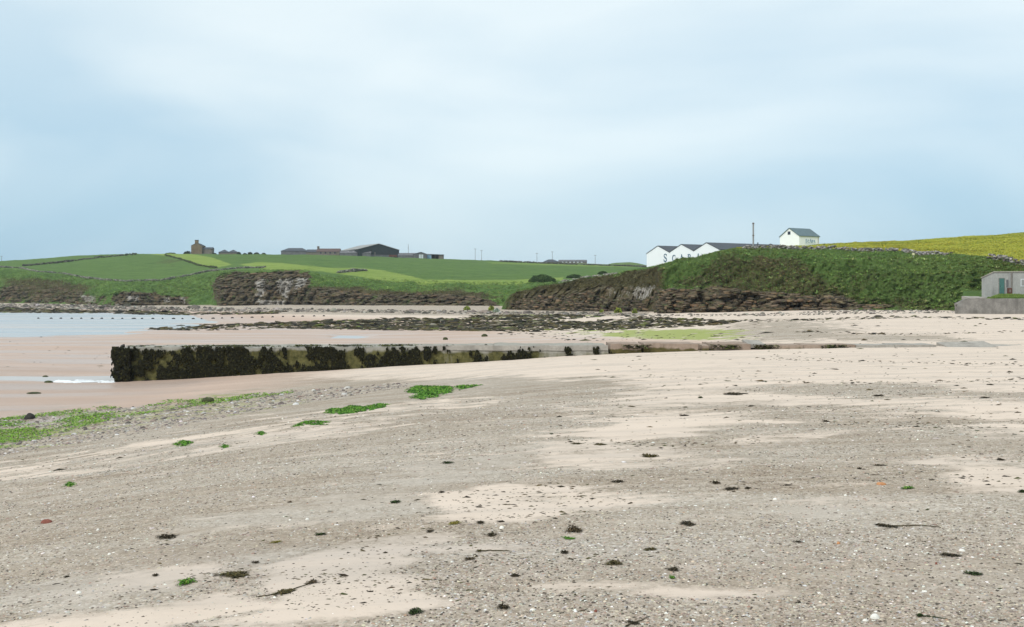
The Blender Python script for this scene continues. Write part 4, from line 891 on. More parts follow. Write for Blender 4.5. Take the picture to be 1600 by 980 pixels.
# ------------------------------------------------------------------ hut, terrace and sea wall on the right
HX = at(1553, 460, 138)
ty = np.linspace(133.6, 160, 18); tx = np.linspace((1500 - 800) / F * 134, 150, 80); TX, TY = np.meshgrid(np.linspace(0, 1, 80), ty, indexing='ij'); XL = tx[0] + .43 * (TY - 134); TX = XL + TX * (150 - XL)
TZ = np.interp(TY, [133.6, 134.4, 137.5, 142, 150, 160], [4.86, 4.95, 5.38, 5.5, 5.7, 6.0]) + (fbm(TX * .5, TY * .5, s=400) - .5) * .3 * sst(134, 136, TY)
TZ -= .9 * sst(HX[0] + .2, HX[0] - 1.5, TX) * sst(136.4, 138, TY)
TZ -= 1.4 * sst(5, 0, TX - XL) * sst(150, 140, TY) + 2.2 * sst(HX[0] + 3, HX[0] - 3, TX) * sst(142, 148, TY)
tag(mesh_np('grass_terrace', np.stack([TX, TY, TZ], -1).reshape(-1, 3), grid_faces(80, 18), M['land'], smooth=True, attrs={k: np.zeros(TX.size) for k in ('rock', 'bright', 'brown', 'yellow', 'white', 'tide')}), kind='structure')
r = np.random.default_rng(401); n = 9000; gx = tx[0] + r.random(n) * np.where(r.random(n) < .5, 9, 60); gy = 134.6 + r.random(n) * 3.2 + (r.random(n) < .5) * r.random(n) * 12
m_ = ~((gx > HX[0] - 3) & (gy > 137.7)) & (gx > tx[0] + .43 * (gy - 134)); gx, gy = gx[m_], gy[m_]; n = len(gx)
iz = np.interp(gy, [133.6, 134.4, 137.5, 142, 150, 160], [4.86, 4.95, 5.38, 5.5, 5.7, 6.0]) - 1.4 * sst(5, 0, gx - tx[0] - .43 * (gy - 134)) * sst(150, 140, gy) - 2.2 * sst(HX[0] + 3, HX[0] - 3, gx) * sst(142, 148, gy) - .9 * sst(HX[0] + .2, HX[0] - 1.5, gx) * sst(136.4, 138, gy)
V, Fs = scatter(np.stack([gx, gy, iz - .05], -1), tuft(), np.stack([np.full(n, .16)] * 2 + [.05 + .15 * r.random(n)], -1), r.random(n) * 6.28, .3, .3, 402)
stuff('terrace_grass', 'short grass growing between the sea wall and the hut', 'grass', V, Fs, pick(n, GC + [(.22, .30, .06)], [3, 4, 2, 2, 3, 1, 3], 403), 18, M['grass'])
hut = empty('concrete_hut', (HX[0], 138, 5.35)); tag(hut, 'grey concrete hut with teal door above the sea wall', 'hut')
Lh, Dh = 16.0, 3.6
m = MB(); m.add([(0, 0, -.6), (Lh, 0, -.6), (Lh, Dh, -.6), (0, Dh, -.6), (0, 0, 2.78), (Lh, 0, 2.86), (Lh, Dh, 2.2), (0, Dh, 2.12)], [(0, 3, 2, 1), (4, 5, 6, 7), (0, 1, 5, 4), (1, 2, 6, 5), (2, 3, 7, 6), (3, 0, 4, 7)]); m.build('wall', M['hutwall'], hut)
m = MB(); m.add([(x, y, z + d) for d in (.02, .14) for x, y, z in ((-.08, -.1, 2.79), (Lh + .1, -.1, 2.87), (Lh + .1, Dh + .1, 2.2), (-.08, Dh + .1, 2.11))], [(3, 2, 1, 0), (4, 5, 6, 7), (0, 1, 5, 4), (1, 2, 6, 5), (2, 3, 7, 6), (3, 0, 4, 7)]); m.build('roof', M['slab'], hut)
dx = .66; m = MB(); m.box(dx - .08, dx + .70, -.05, .02, -.05, 2.12); fr = m.build('door_frame', M['seawall'], hut)
d_ = MB(); d_.box(dx, dx + .62, -.08, -.045, 0, 2.05); dr = d_.build('door', M['teal'], hut); m = MB(); m.box(dx + .06, dx + .12, -.13, -.08, 1.0, 1.12); m.build('handle', M['rockdark'], dr)
for k in range(4): m = MB(); m.box(dx + .02 + k * .15, dx + .15 + k * .15, -.092, -.08, .03, 2.02); m.build('plank', M['teal'], dr)
m = MB(); m.tube([(1.93, -.09, .9), (1.93, -.09, 2.75)], .05, 8); m.build('drainpipe', M['steel'], hut); m = MB(); m.tube([(2.22, -.09, .9), (2.22, -.09, 2.75)], .05, 8); m.build('drainpipe', M['wood'], hut)
m = MB(); m.box(1.55, 1.8, -.06, .01, .95, 1.9); m.build('stain_panel', M['farmgrey'], hut)
m = MB(); m.box(1.65, 2.2, -.22, .01, .12, .85); bx_ = m.build('meter_box', M['rust'], hut); m = MB(); m.box(1.82, 2.05, -.24, -.22, .3, .65); m.build('hatch', M['wood'], bx_)
m = MB(); m.box(3.35, 4.35, -.05, .02, 1.05, 2.0); wi = m.build('window', M['door_white'], hut); m = MB(); m.box(3.45, 4.25, -.062, -.05, 1.15, 1.9); m.build('pane', M['sheet'], wi)
sw = empty('sea_wall', (at(1497, 490, 133)[0], 133, 2.9)); tag(sw, 'stained grey concrete sea wall below the hut', 'wall')
for i in range(5):
    a = i * 14.0; V, Fs = gridbox(a + .02, a + 13.98, 0, .8, -1.2, 1.98, .35); V[:, 1] += .12 * (V[:, 2] + 1.2)
    if i == 0: V[:, 2] -= .55 * sst(1.4, 0, V[:, 0]) * (V[:, 2] > 1.5)
    mesh_np('wall_section', roughen(V, .04, .8, 410 + i), Fs, M['seawall'], sw, attrs=dict(algae=np.zeros(len(V))))
V, Fs = gridbox(at(1514, 463, 134.2)[0], at(1540, 463, 134.2)[0], 134.2, 136.4, 4.6, 4.98, .4); V[:, 2] += (V[:, 1] - 134.2) * .08
tag(mesh_np('concrete_slab', roughen(V, .04, 1, 420), Fs, M['slab'], loc=(at(1527, 463, 135)[0], 135.2, 4.6)), 'pale concrete slab on the grass left of the hut', 'slab')

# ------------------------------------------------------------------ dry-stone walls
def stone_wall(name, label, pts, h, wdt, st, seed, cols, gaps=()):
    pts = np.array(pts, float); d = np.r_[0, np.cumsum(np.linalg.norm(np.diff(pts[:, :2], axis=0), axis=1))]; Lw = d[-1]; r = np.random.default_rng(seed)
    rows_ = max(2, int(round(h / (st * .55)))); P, S = [], []
    for k in range(rows_):
        n = int(Lw / st * 1.15); t = r.random(n) * Lw; hh = h * (.72 + .5 * fbm(t * .25, t * 0, s=seed, o=3)) * (.6 + .8 * fbm(t * .08, t * 0 + 3, s=seed + 1, o=2))
        z = (k + .3 + .4 * r.random(n)) / rows_ * hh; ok = np.ones(n, bool)
        for a, b in gaps: ok &= ~((t > a * Lw) & (t < b * Lw))
        Q = np.stack([np.interp(t, d, pts[:, i]) for i in range(3)], -1); Q[:, 2] += z; Q[:, :2] += (r.random((n, 2)) - .5) * wdt * (1.2 - .5 * (k / rows_))
        P.append(Q[ok]); S.append((st * np.stack([.5 + .5 * r.random(n), .35 + .3 * r.random(n), .28 + .25 * r.random(n)], -1))[ok])
    P, S = np.concatenate(P), np.concatenate(S)
    V8 = np.array([(x, y, z) for z in (-.5, .5) for y in (-.5, .5) for x in (-.5, .5)], float); F8 = np.array([(0, 2, 3, 1), (4, 5, 7, 6), (0, 1, 5, 4), (1, 3, 7, 5), (3, 2, 6, 7), (2, 0, 4, 6)], np.int32)
    V, Fs = scatter(P, (V8 * 1.6, F8), S, (r.random(len(P)) - .5) * 1.2, .22, .4, seed + 2)
    o = empty(name, pts[0]); tag(o, label, 'wall')
    tag(mesh_np('stones', V, Fs, M['drystone'], o, colors=np.repeat(pick(len(P), cols, [1] * len(cols), seed + 3, .3), 8, 0), loc=pts[0]), kind='stuff')
GS = [(.24, .23, .21), (.34, .325, .30), (.15, .145, .135), (.44, .42, .39), (.20, .175, .15)]
def rowB(ua, ub, row=105): return [PB[i, row] + (0, 0, -.15) for i in range(len(uB)) if ua <= uB[i] <= ub]
stone_wall('dry_stone_wall', 'tumbled grey dry stone wall between the meadow and the headland slope', rowB(1160, 1486), .8, .5, .34, 430, GS, gaps=((.475, .49), (.70, .725)))
stone_wall('dry_stone_wall', 'short heap of fallen wall stones above the concrete hut', rowB(1546, 1700), .95, .6, .40, 435, GS)
def lineA(pts, dz=-.1): return [surf(PA, uA, u, v, 45) + (0, 0, dz) for u, v in pts]
def dens(pts, n=8): 
    out = []
    for (a, b), (c, d) in zip(pts[:-1], pts[1:]): out += [(a + (c - a) * i / n, b + (d - b) * i / n) for i in range(n)]
    return out + [pts[-1]]
stone_wall('field_wall', 'pale field wall following the far left cliff top', lineA(dens([(-120, 417), (0, 418), (30, 419), (60, 425), (100, 428), (130, 434), (165, 438), (200, 440), (250, 438.5), (290, 432), (330, 423.5), (375, 419.5), (415, 418.5)])), .75, .5, .5, 440, [(.17, .17, .14), (.25, .245, .21), (.12, .125, .095), (.31, .30, .26)])
stone_wall('field_wall', 'dark field wall climbing towards the stone farmhouse', lineA(dens([(36, 416), (90, 411.5), (130, 406), (170, 401.5), (215, 398)])), 1.1, .7, .8, 445, [(.10, .10, .085), (.16, .155, .13), (.07, .08, .05)])
stone_wall('field_wall', 'dark bank along the lower edge of the short bright strip', lineA(dens([(258, 399.2), (285, 406.3), (312, 415.3), (338, 419)])), .8, .8, .6, 448, [(.06, .08, .035), (.09, .11, .05)])
stone_wall('field_wall', 'low broken stone bank beside the bright mown strip', lineA(dens([(528, 427), (545, 425), (570, 423.5)])), 1.2, 1.2, .8, 450, [(.20, .20, .16), (.12, .13, .09), (.30, .29, .25)])
stone_wall('field_wall', 'thin hedge wall along the far skyline beyond the bush', lineA(dens([(780, 409), (850, 412), (930, 415), (1010, 417.5)])), 1.0, .7, .8, 455, [(.09, .095, .07), (.14, .14, .11)])
stone_wall('field_wall', 'faint pale wall just behind the headland crest', [PB[i, 103] + (0, 0, -.1) for i in range(len(uB)) if 872 <= uB[i] <= 965], .5, .4, .4, 458, [(.34, .33, .29), (.26, .25, .21)])

# ------------------------------------------------------------------ the farm on the skyline
FY = 752.0
def crestz(u): return float(np.interp(u, A_crest[0], CZ - (np.array(A_crest[1]) - HV) / F * np.array(A_crest[2]))) - .2
def fx(u, Y=FY): return (u - 800) / F * Y
def fz(v, Y=FY): return CZ - (v - HV) / F * Y
def farm(name, label, cat, u, Y, rz=0.0):
    o = empty(name, (fx(u, Y), Y, fz(np.interp(u, A_crest[0], A_crest[1]), Y) - 1.0), rz); tag(o, label, cat); return o, o.location.z
K = FY / F
# stone house: gable to the viewer, lower wing on the right
o, b = farm('farmhouse', 'ochre stone farmhouse with gable chimney and lower wing', 'house', 307, 738)
gable(o, 7.2, 9, fz(384, 738) - b, fz(380, 738) - b, M['ochre'], M['slate'], over=.15)
m = MB(); m.box(-1.1, 1.1, .1, 1.3, fz(382.5, 738) - b, fz(375.6, 738) - b); c_ = m.build('chimney', M['ochre'], o); m = MB(); m.box(-1.25, 1.25, 0, 1.4, fz(375.7, 738) - b, fz(375, 738) - b); m.build('cap', M['slate'], c_)
m = MB(); m.box(3.62, 10.0, 1.5, 7, -1, fz(389, 738) - b); m.build('wing_wall', M['farmstone'], o)
m = MB(); m.prism_z([(3.62, 1.2), (10.2, 1.2), (10.2, 7.3), (3.62, 7.3)], fz(389, 738) - b + .01, fz(388.6, 738) - b); m.add([(3.62, 1.2, fz(388.6, 738) - b), (10.2, 1.2, fz(388.6, 738) - b), (10.2, 7.3, fz(388.6, 738) - b), (3.62, 7.3, fz(388.6, 738) - b), (3.62, 4.2, fz(386, 738) - b), (10.2, 4.2, fz(386, 738) - b)], [(0, 1, 5, 4), (2, 3, 4, 5), (1, 2, 5), (3, 0, 4)]); m.build('wing_roof', M['slate'], o)
def hip(u, w, v_top, v_eave, label, Y=745):
    o, b = farm('cottage', label, 'house', u, Y); hw = w * Y / F / 2; ze, zt = fz(v_eave, Y) - b, fz(v_top, Y) - b
    m = MB(); m.box(-hw, hw, 0, 6, -1, ze); m.build('wall', M['farmstone'], o)
    m = MB(); e = .3; m.add([(-hw - e, -e, ze), (hw + e, -e, ze), (hw + e, 6 + e, ze), (-hw - e, 6 + e, ze), (-.3, 3, zt), (.3, 3, zt)], [(0, 1, 5, 4), (1, 2, 5), (2, 3, 4, 5), (3, 0, 4), (3, 2, 1, 0)]); m.build('roof', M['slate'], o)
hip(349, 15, 390, 394.5, 'low hip roofed cottage right of the ochre farmhouse'); hip(363, 14, 390.2, 394.5, 'second hip roofed cottage nearer the skyline bushes')
def slope_barn(u0, u1, v_ridge, v_eave, label, roof, wall='farmgrey', Y=FY, skew=.0, name='barn', cat='barn', dep=9, hipw=0.0):
    """long side to the viewer: wall, pitched roof"""
    o, b = farm(name, label, cat, (u0 + u1) / 2, Y, skew); hw = (u1 - u0) * Y / F / 2; ze, zt = fz(v_eave, Y) - b, fz(v_ridge, Y) - b
    m = MB(); m.prism([(-hw, -1), (hw, -1), (hw, ze), (-hw, ze)], 0, dep)
    for s_ in (-1, 1): m.add([(s_ * hw, 0, ze), (s_ * hw, dep, ze), (s_ * (hw - hipw), dep / 2, zt - .05)], [(0, 1, 2)])
    m.build('wall', M[wall], o); e = .25
    m = MB(); m.add([(-hw - e, -e, ze - .1), (hw + e, -e, ze - .1), (hw + e - hipw, dep / 2, zt), (-hw - e + hipw, dep / 2, zt), (-hw - e, dep + e, ze - .1), (hw + e, dep + e, ze - .1)] + [(-hw - e, -e, ze - .28), (hw + e, -e, ze - .28), (hw + e, dep + e, ze - .28), (-hw - e, dep + e, ze - .28)],
        [(0, 1, 2, 3), (5, 4, 3, 2), (6, 7, 1, 0), (8, 9, 4, 5), (7, 8, 5, 2, 1), (9, 6, 0, 3, 4)]); m.build('roof', M[roof], o)
    return o, hw, ze, zt
slope_barn(439, 478, 387, 392, 'grey barn at the left end of the farm row', 'slate', dep=14, hipw=4)
slope_barn(478.5, 494, 389.5, 393.5, 'small low outbuilding left of the brown roofed farmhouse', 'slate', 'farmstone')
o, hw, ze, zt = slope_barn(494.5, 530, 388, 393, 'long farmhouse with brown red roof and end chimney', 'redroof', 'farmstone', name='farmhouse', cat='house')
m = MB(); m.box(-hw - .2, -hw + 1.2, 3.8, 5.2, zt - .5, zt + 1.6); m.build('chimney', M['farmstone'], o)
for k in range(4): m = MB(); m.box(-hw + 2.5 + k * 3.2, -hw + 3.5 + k * 3.2, -.05, .02, ze - 1.5, ze - .5); m.build('window', M['darkglass'], o)
o, hw, ze, zt = slope_barn(531, 579, 391, 395.5, 'long low grey shed in front of the big barn', 'farmgrey', Y=742)
for k in range(4): m = MB(); x_ = -hw + 5 + k * 3.4; m.add([(x_, 1.6, ze + (zt - ze) * .40 + .06), (x_ + .8, 1.6, ze + (zt - ze) * .40 + .06), (x_ + .8, 2.6, ze + (zt - ze) * .62 + .06), (x_, 2.6, ze + (zt - ze) * .62 + .06)], [(0, 1, 2, 3)]); m.build('skylight', M['sheet'], o)
# the big dark barn, gable to the front right, pale roof falling to the left
bY = 748; bo = empty('big_barn', (fx(592, bY), bY, fz(401.5, bY) - 1.5), math.radians(30)); tag(bo, 'big dark green barn with pale roof, largest of the farm buildings', 'barn'); b = bo.location.z
gable(bo, 30, 34, fz(390.3, bY) - b, fz(381.3, bY) - b, M['barn'], M['sheet'], over=.3, th=.3, base=-2)
m = MB(); m.box(-9, 12, -.12, .01, -.5, 3.0); m.build('block_plinth', M['farmgrey'], bo); m = MB(); m.box(-3.2, -2.6, -.2, .01, 1.5, 4.6); m.build('door_post', M['farmstone'], bo)
rt = empty('farm_trailer', (fx(614, 735), 735, fz(402, 735) - .2)); tag(rt, 'rusty red trailer parked against the big barn', 'trailer')
m = MB(); m.box(-2.6, 2.6, 0, 2, .55, 1.75); m.box(-2.75, 2.75, -.1, 2.1, .45, .6); m.build('body', M['rust'], rt)
for x_ in (-1.2, 1.2): m = MB(); m.tube([(x_, -.15, .38), (x_, .15, .38)], .42, 10); m.build('wheel', M['barn'], rt)
o, hw, ze, zt = slope_barn(622, 655, 395, 399.0, 'grey sloping shed right of the big barn', 'farmgrey', Y=752)
o2, b = farm('barn', 'small gabled shed with pale double doors at the farm end', 'barn', 658, 748, math.radians(18)); gable(o2, 8.2, 8, fz(397.3, 748) - b, fz(394.2, 748) - b, M['farmgrey'], M['slate'], over=.2)
for x_ in (-1.5, .15): m = MB(); m.box(x_, x_ + 1.3, -.08, .01, .4, fz(397.8, 748) - b); m.build('door', M['door_white'], o2)
o, b = farm('open_shed', 'open fronted shed at the right end of the farm', 'shed', 679, 752); ze = fz(398.2) - b
m = MB(); m.box(-6, 6, 4.8, 5, -1, ze + .3); m.build('back_wall', M['barn'], o); m = MB(); m.box(3, 6, -.05, .15, -1, ze - .3); m.build('front_panel', M['farmstone'], o); m = MB(); m.box(-6, -2.2, -.05, .15, -1, ze - .3); m.build('front_panel', M['bluegrey'], o)
for x_ in (-5.9, -2.1, .4, 2.9, 5.9): m = MB(); m.box(x_ - .1, x_ + .1, -.1, .1, -1, ze); m.build('post', M['wood'], o)
m = MB(); m.add([(x, y, z + d) for d in (0, .25) for x, y, z in ((-6.4, -.5, ze + .3), (6.4, -.5, ze - .2), (6.4, 5.3, ze + .1), (-6.4, 5.3, ze + .6))], [(3, 2, 1, 0), (4, 5, 6, 7), (0, 1, 5, 4), (1, 2, 6, 5), (2, 3, 7, 6), (3, 0, 4, 7)]); m.build('roof', M['slate'], o)
# far steading beyond the fields
slope_barn(849, 873, 405.2, 409.0, 'small dark roofed house left of the far long steading', 'slate', 'farmstone', Y=800, hipw=4, name='far_house', cat='house')
o, hw, ze, zt = slope_barn(873.5, 917, 405.8, 408.6, 'far long steading with pale gable near the telegraph poles', 'farmgrey', 'farmstone', Y=805, name='far_steading')
for k in range(6): m = MB(); m.box(-hw + 2 + k * 2.8, -hw + 3.2 + k * 2.8, -.06, .02, ze - 1.1, ze - .25); m.build('window', M['door_white'], o)
for x_ in (-4.2, 1.6): pass
# poles and mast
def pole(name, label, u, v0, Y, arms, cat='pole', grp=None, rad=.16):
    vb = float(np.interp(u, A_crest[0], A_crest[1])); b = fz(vb, Y) - 1; o = empty(name, (fx(u, Y), Y, b)); tag(o, label, cat, grp); h = fz(v0, Y) - b
    m = MB(); m.tube([(0, 0, -1), (0, 0, h)], [rad, rad * .7], 6); m.build('shaft', M['wood'], o)
    for z_, w_ in arms: m = MB(); m.box(-w_, w_, -.08, .08, h - z_ - .1, h - z_ + .1); m.build('crossarm', M['wood'], o)
for u, v0, lb in ((742.5, 388.5, 'left one of the two close telegraph poles on the skyline'), (752.5, 391, 'right one of the two close telegraph poles on the skyline'), (839, 395.5, 'telegraph pole left of the far dark roofed house'), (863, 393, 'telegraph pole rising behind the far dark roofed house'), (930, 398.5, 'telegraph pole right of the far long steading')):
    pole('telegraph_pole', lb, u, v0, 780, [(.3, .9)], grp='telegraph poles on the skyline')
pole('mast', 'thin mast with fittings behind the grey farm shed', 638, 381.5, 770, [(2.2, .35), (3.4, .45)], 'mast')
pole('telegraph_pole', 'lone pole on the skyline at the far left edge', 2.5, 400, 815, [(.3, .9)], grp='telegraph poles on the skyline')
# skyline bushes at the farm
for i, (u, v, w, h, lb) in enumerate([(292.5, 397, 12, 6, 'dark bush against the left side of the ochre farmhouse'), (266, 397.5, 22, 3.5, 'low hedge on the skyline left of the farmhouse'), (373, 398, 8, 6, 'bush just right of the hip roofed cottages'), (383, 398.3, 7, 3.6, 'smallest bush in the skyline row'), (391, 398, 8, 5.2, 'round bush in the middle of the skyline row'), (401, 398, 10, 5.0, 'widest bush of the skyline row'), (412, 398.3, 8, 4, 'bush at the right end of the skyline row'), (335, 398, 8, 3.5, 'low bush between farmhouse wing and cottages')]):
    Y = 735; P0 = np.array([fx(u, Y), Y, fz(v, Y) - .4]); V, Fs, c = leaf_ball((0, 0, .2), w * Y / F / 2, 2.2, h * Y / F, 420, .42, [(.045, .060, .035), (.075, .09, .055), (.03, .04, .028)], [3, 2, 2], 500 + i)
    tag(mesh_np('bush', V + P0, Fs, M['grass'], colors=np.repeat(c, 4, 0), loc=P0), lb, 'bush', 'bushes on the farm skyline')
for i, (u, v, w, h, lb) in enumerate([(847, 441, 44, 12.5, 'large dark bush in the gully behind the headland'), (897, 434.5, 26, 6, 'smaller dark bush right of the large one on the gully side'), (942, 428.5, 16, 4.5, 'low scrub poking over the headland crest')]):
    p = surf(PA, uA, u, v, 45); Y = p[1]; V, Fs, c = leaf_ball((0, 0, .2), w * Y / F / 2, w * Y / F / 2.6, h * Y / F, 2600, .26, LEAF, [4, 3, 3, 1], 520 + i)
    tag(mesh_np('bush', V + p, Fs, M['grass'], colors=np.repeat(c, 4, 0), loc=p), lb, 'bush', 'bushes behind the headland')
# leafy shore plants in front of the rocks
for i, (u, v, w, h, lb) in enumerate([(730, 484.5, 12, 7, 'yellow green plant below the far dark cliff'), (768, 485.5, 12, 9, 'yellow green plant in the gully mouth'), (776, 488, 12, 7, 'pale leafy plant at the foot of the headland tip'), (966, 489, 13, 9, 'yellow green plant below the white streaked rock'), (992, 489.5, 8, 7, 'small yellow plant beside the vertical rock edge'), (940, 489, 6, 5, 'tiny pale plant left of the white streaked rock')]):
    P0 = hit(u, v)[0]; Y = P0[1]; V, Fs, c = leaf_ball((0, 0, .1), w * Y / F / 2, w * Y / F / 2.5, h * Y / F, 260, .20, [(.26, .32, .05), (.38, .40, .10), (.15, .22, .04)] if i != 2 else [(.42, .50, .40), (.25, .34, .18), (.55, .60, .50)], [3, 2, 2], 540 + i)
    tag(mesh_np('shore_plant', V + P0, Fs, M['grass'], colors=np.repeat(c, 4, 0), loc=P0), lb, 'plant', 'leafy plants along the shore')

# ------------------------------------------------------------------ things lying on the beach
BLK = [60, 80, 95, 112, 127, 144, 159, 176, 191, 209, 222, 239, 254, 271, 285, 302, 315, 333, 347, 363, 378, 394, 410, 426, 442, 459, 473, 491, 506]
bV, bF = blob(.62, .45, .5, 600, .3, 9, 6)
first = None
for i, u in enumerate(BLK):
    Y = 255 + .02 * (300 - u); x_ = (u - 800) / F * Y; z_ = max(float(gz(x_, Y)), 0.0)
    if first is None: first = mesh_np('marker_stone', bV, bF, M['rockdark'], smooth=True); o = first
    else: o = first.copy(); col.objects.link(o)
    o.location = (x_, Y, z_); o.rotation_euler = (0, 0, i * 1.7); k = (.8, 1.25, .95, 1.1)[i % 4] if u != 209 else 1.7; o.scale = (k * .6, k * .6, .6)
    tag(o, 'dark weedy stone in the evenly spaced line across the far flats', 'stone', 'line of dark stones across the far flats')
def stone(name, label, cat, u, v, w, h, mat, seed, rough=.2, dep=.8):
    P0 = hit(u, v)[0]; k = P0[1] / F; V, Fs = blob(w * k / 2, w * k / 2 * dep, h * k, seed, rough, 16, 9); o = mesh_np(name, V, Fs, M[mat], smooth=True); o.location = P0; return tag(o, label, cat)
stone('boulder', 'pointed black boulder standing in green weed at the left edge', 'boulder', 47, 655, 17, 9, 'rockdark', 610, .35)
stone('boulder', 'square mossy boulder at the edge of the pink wet sand', 'boulder', 325, 629, 20, 8, 'rockmoss', 611, .3)
stone('boulder', 'small dark rock in the tidal channel left of the pier head', 'boulder', 76, 598, 14, 3, 'rockmoss', 612, .3); stone('boulder', 'flat dark rock on wet sand below the channel', 'boulder', 53, 615, 22, 2.4, 'rockmoss', 613, .3)
stone('boulder', 'small dark rock on the far edge of the channel', 'boulder', 71, 590, 10, 3, 'rockmoss', 614, .3)
stone('boulder', 'weedy green stone on the flats behind the pier', 'boulder', 696, 531, 8, 4, 'rockmoss', 616, .3); stone('boulder', 'mossy stone farther right on the flats behind the pier', 'boulder', 757, 526, 10, 4, 'rockmoss', 617, .3)
stone('boulder', 'black rock lying on sand beyond the pier, under the green slope', 'boulder', 1365, 522.5, 8, 2.8, 'rockdark', 618, .3)
stone('beach_stone', 'reddish brown rounded stone on gravel at the left', 'stone', 73, 817, 18, 6, 'redstone', 620, .12)
stone('beach_stone', 'large cream white pebble near the bottom right edge', 'stone', 1367, 966, 15, 7, 'shell', 621, .10)
for i, (u, v, w, h, lb) in enumerate([(1352, 970, 9, 3, 'white shell just left below the large cream pebble'), (1503, 861, 10, 3, 'white shell on gravel at right, beside dark weed'), (123, 927, 9, 3, 'white shell on grey sand at lower left'), (784, 826, 8, 4, 'white shell next to dark seaweed clumps near centre'), (171, 867, 6, 3, 'small white shell on gravel left of centre'), (153, 829, 5, 3, 'tiny white shell on gravel right of the red stone'), (1418, 851, 6, 2.5, 'white shell below the long kelp strand'), (1321, 775, 5, 2.5, 'white shell right of the pale bluish shell'), (1211, 781, 7, 3, 'pale bluish shell on gravel right of centre'), (832, 954, 9, 3, 'white shell on gravel at bottom centre'), (1384, 876, 4, 2.5, 'tiny white shell in the right gravel'), (1445, 925, 8, 2.5, 'flat white shell at lower right'), (480, 812, 6, 2.5, 'white shell beside the grey sand streak'), (453, 813, 4, 2, 'smaller white shell left of the grey sand streak end')]):
    tag(stone('shell', lb, 'shell', u, v, w, h, 'shell', 630 + i, .15), group='white shells on the gravel')
stone('crab_shell', 'orange crab shell on gravel at the right', 'shell', 1377, 757, 15, 4, 'orange', 650, .35); stone('crab_shell', 'tiny orange shell fragment on the right foreground gravel', 'shell', 1310, 850, 6, 3, 'orange', 651, .3)
stone('beach_stone', 'small red pebble on gravel at bottom centre right', 'stone', 931, 956, 5, 4, 'redstone', 652); stone('beach_stone', 'tiny red pebble in the right gravel', 'stone', 1463, 882, 4, 4, 'redstone', 653)

WC = {'dark': ([(.040, .032, .018), (.075, .058, .032), (.024, .021, .014)], [3, 3, 2]), 'olive': ([(.075, .062, .022), (.12, .095, .035), (.045, .038, .016)], [3, 2, 2]), 'dgreen': ([(.025, .045, .014), (.050, .080, .022), (.016, .020, .010)], [3, 3, 2]),
      'green': ([(.075, .20, .022), (.14, .31, .04), (.035, .10, .014), (.20, .30, .06)], [3, 3, 3, 1]), 'yellow': ([(.24, .20, .04), (.16, .14, .03), (.30, .27, .08)], [3, 2, 1]), 'brown': ([(.085, .062, .036), (.14, .105, .06), (.05, .038, .024)], [3, 2, 2])}
def weed_mesh(u, v, w, h, kind, seed, tail=None, dens_=1.0):
    """heap of fronds; w, h in photo pixels give its real size from its distance"""
    r = np.random.default_rng(seed); P0 = hit(u, v)[0]; k = P0[1] / F; w, h = w * .85, h * .85; wx_, hz_ = w * k / 2, min(h * k, w * k * .45) * .75
    n = int(150 * dens_); a = r.random(n) * 6.28; rr = np.sqrt(r.random(n)); lp = 1 + .5 * np.sin(a * 3 + seed) * .6
    lob = r.integers(0, 4, n); lx = (r.random(4) - .5) * 1.5 * wx_; ly = (r.random(4) - .5) * 1.6 * wx_; ls = .25 + .5 * r.random(4); ls[0] = .8; lx[0] = 0; ly[0] = 0
    P = np.stack([np.cos(a) * rr * wx_ * .75 * lp * ls[lob] + lx[lob], np.sin(a) * rr * wx_ * .7 * lp * ls[lob] + ly[lob], np.zeros(n)], -1) ; hm = hz_ * (1 - rr ** 1.5)
    P[:, 2] = hm * .45 * r.random(n)
    V, Fs = ribbons(P, wx_ * (.35 + .65 * r.random(n)), wx_ * (.045 + .065 * r.random(n)), hm * .5 + hz_ * .08, seed + 1, 4); C = np.repeat(pick(n, *WC[kind], seed + 2), 10, 0)
    bV_, bF_ = blob(wx_ * .34, wx_ * .30, hz_ * .6, seed, .8, 16, 7, 3.6); Fl = [Fs, bF_ + len(V)]; V = np.concatenate([V, bV_]); C = np.concatenate([C, np.repeat(pick(1, *WC[kind], seed + 3) * .8, len(bV_), 0)])
    if tail:                                        # a stalk that trails off to other points
        pts = hit([t[0] for t in tail], [t[1] for t in tail]) - P0; m = MB(); Q = []
        for i in range(len(pts) - 1):
            for t in np.linspace(0, 1, 6, endpoint=False): Q.append(pts[i] * (1 - t) + pts[i + 1] * t + np.array([(r.random() - .5) * k * 2, (r.random() - .5) * k * 5, k * 1.0]))
        Q.append(pts[-1]); m.tube(Q, list(np.linspace(k * 1.5, k * .5, len(Q))), 5); tv = np.array(m.v); q4 = np.array([f for f in m.f if len(f) == 4], np.int32)
        Fl.append(q4 + len(V)); V = np.concatenate([V, tv]); C = np.concatenate([C, np.repeat(pick(1, *WC[kind], seed + 4), len(tv), 0)])
    # settle on the ground
    g = gz(V[:, 0] + P0[0], V[:, 1] + P0[1]) - P0[2]; V[:, 2] = np.maximum(V[:, 2] + .5 * g, g + .002)
    return P0, V, Fl, C
def seaweed(label, u, v, w, h, kind, seed, tail=None, dens_=1.0, name='seaweed_clump', cat='seaweed', group=None):
    P0, V, Fl, C = weed_mesh(u, v, w, h, kind, seed, tail, dens_); o = mesh_np(name, V, Fl, M['weed'], colors=C); o.location = P0; return tag(o, label, cat, group)
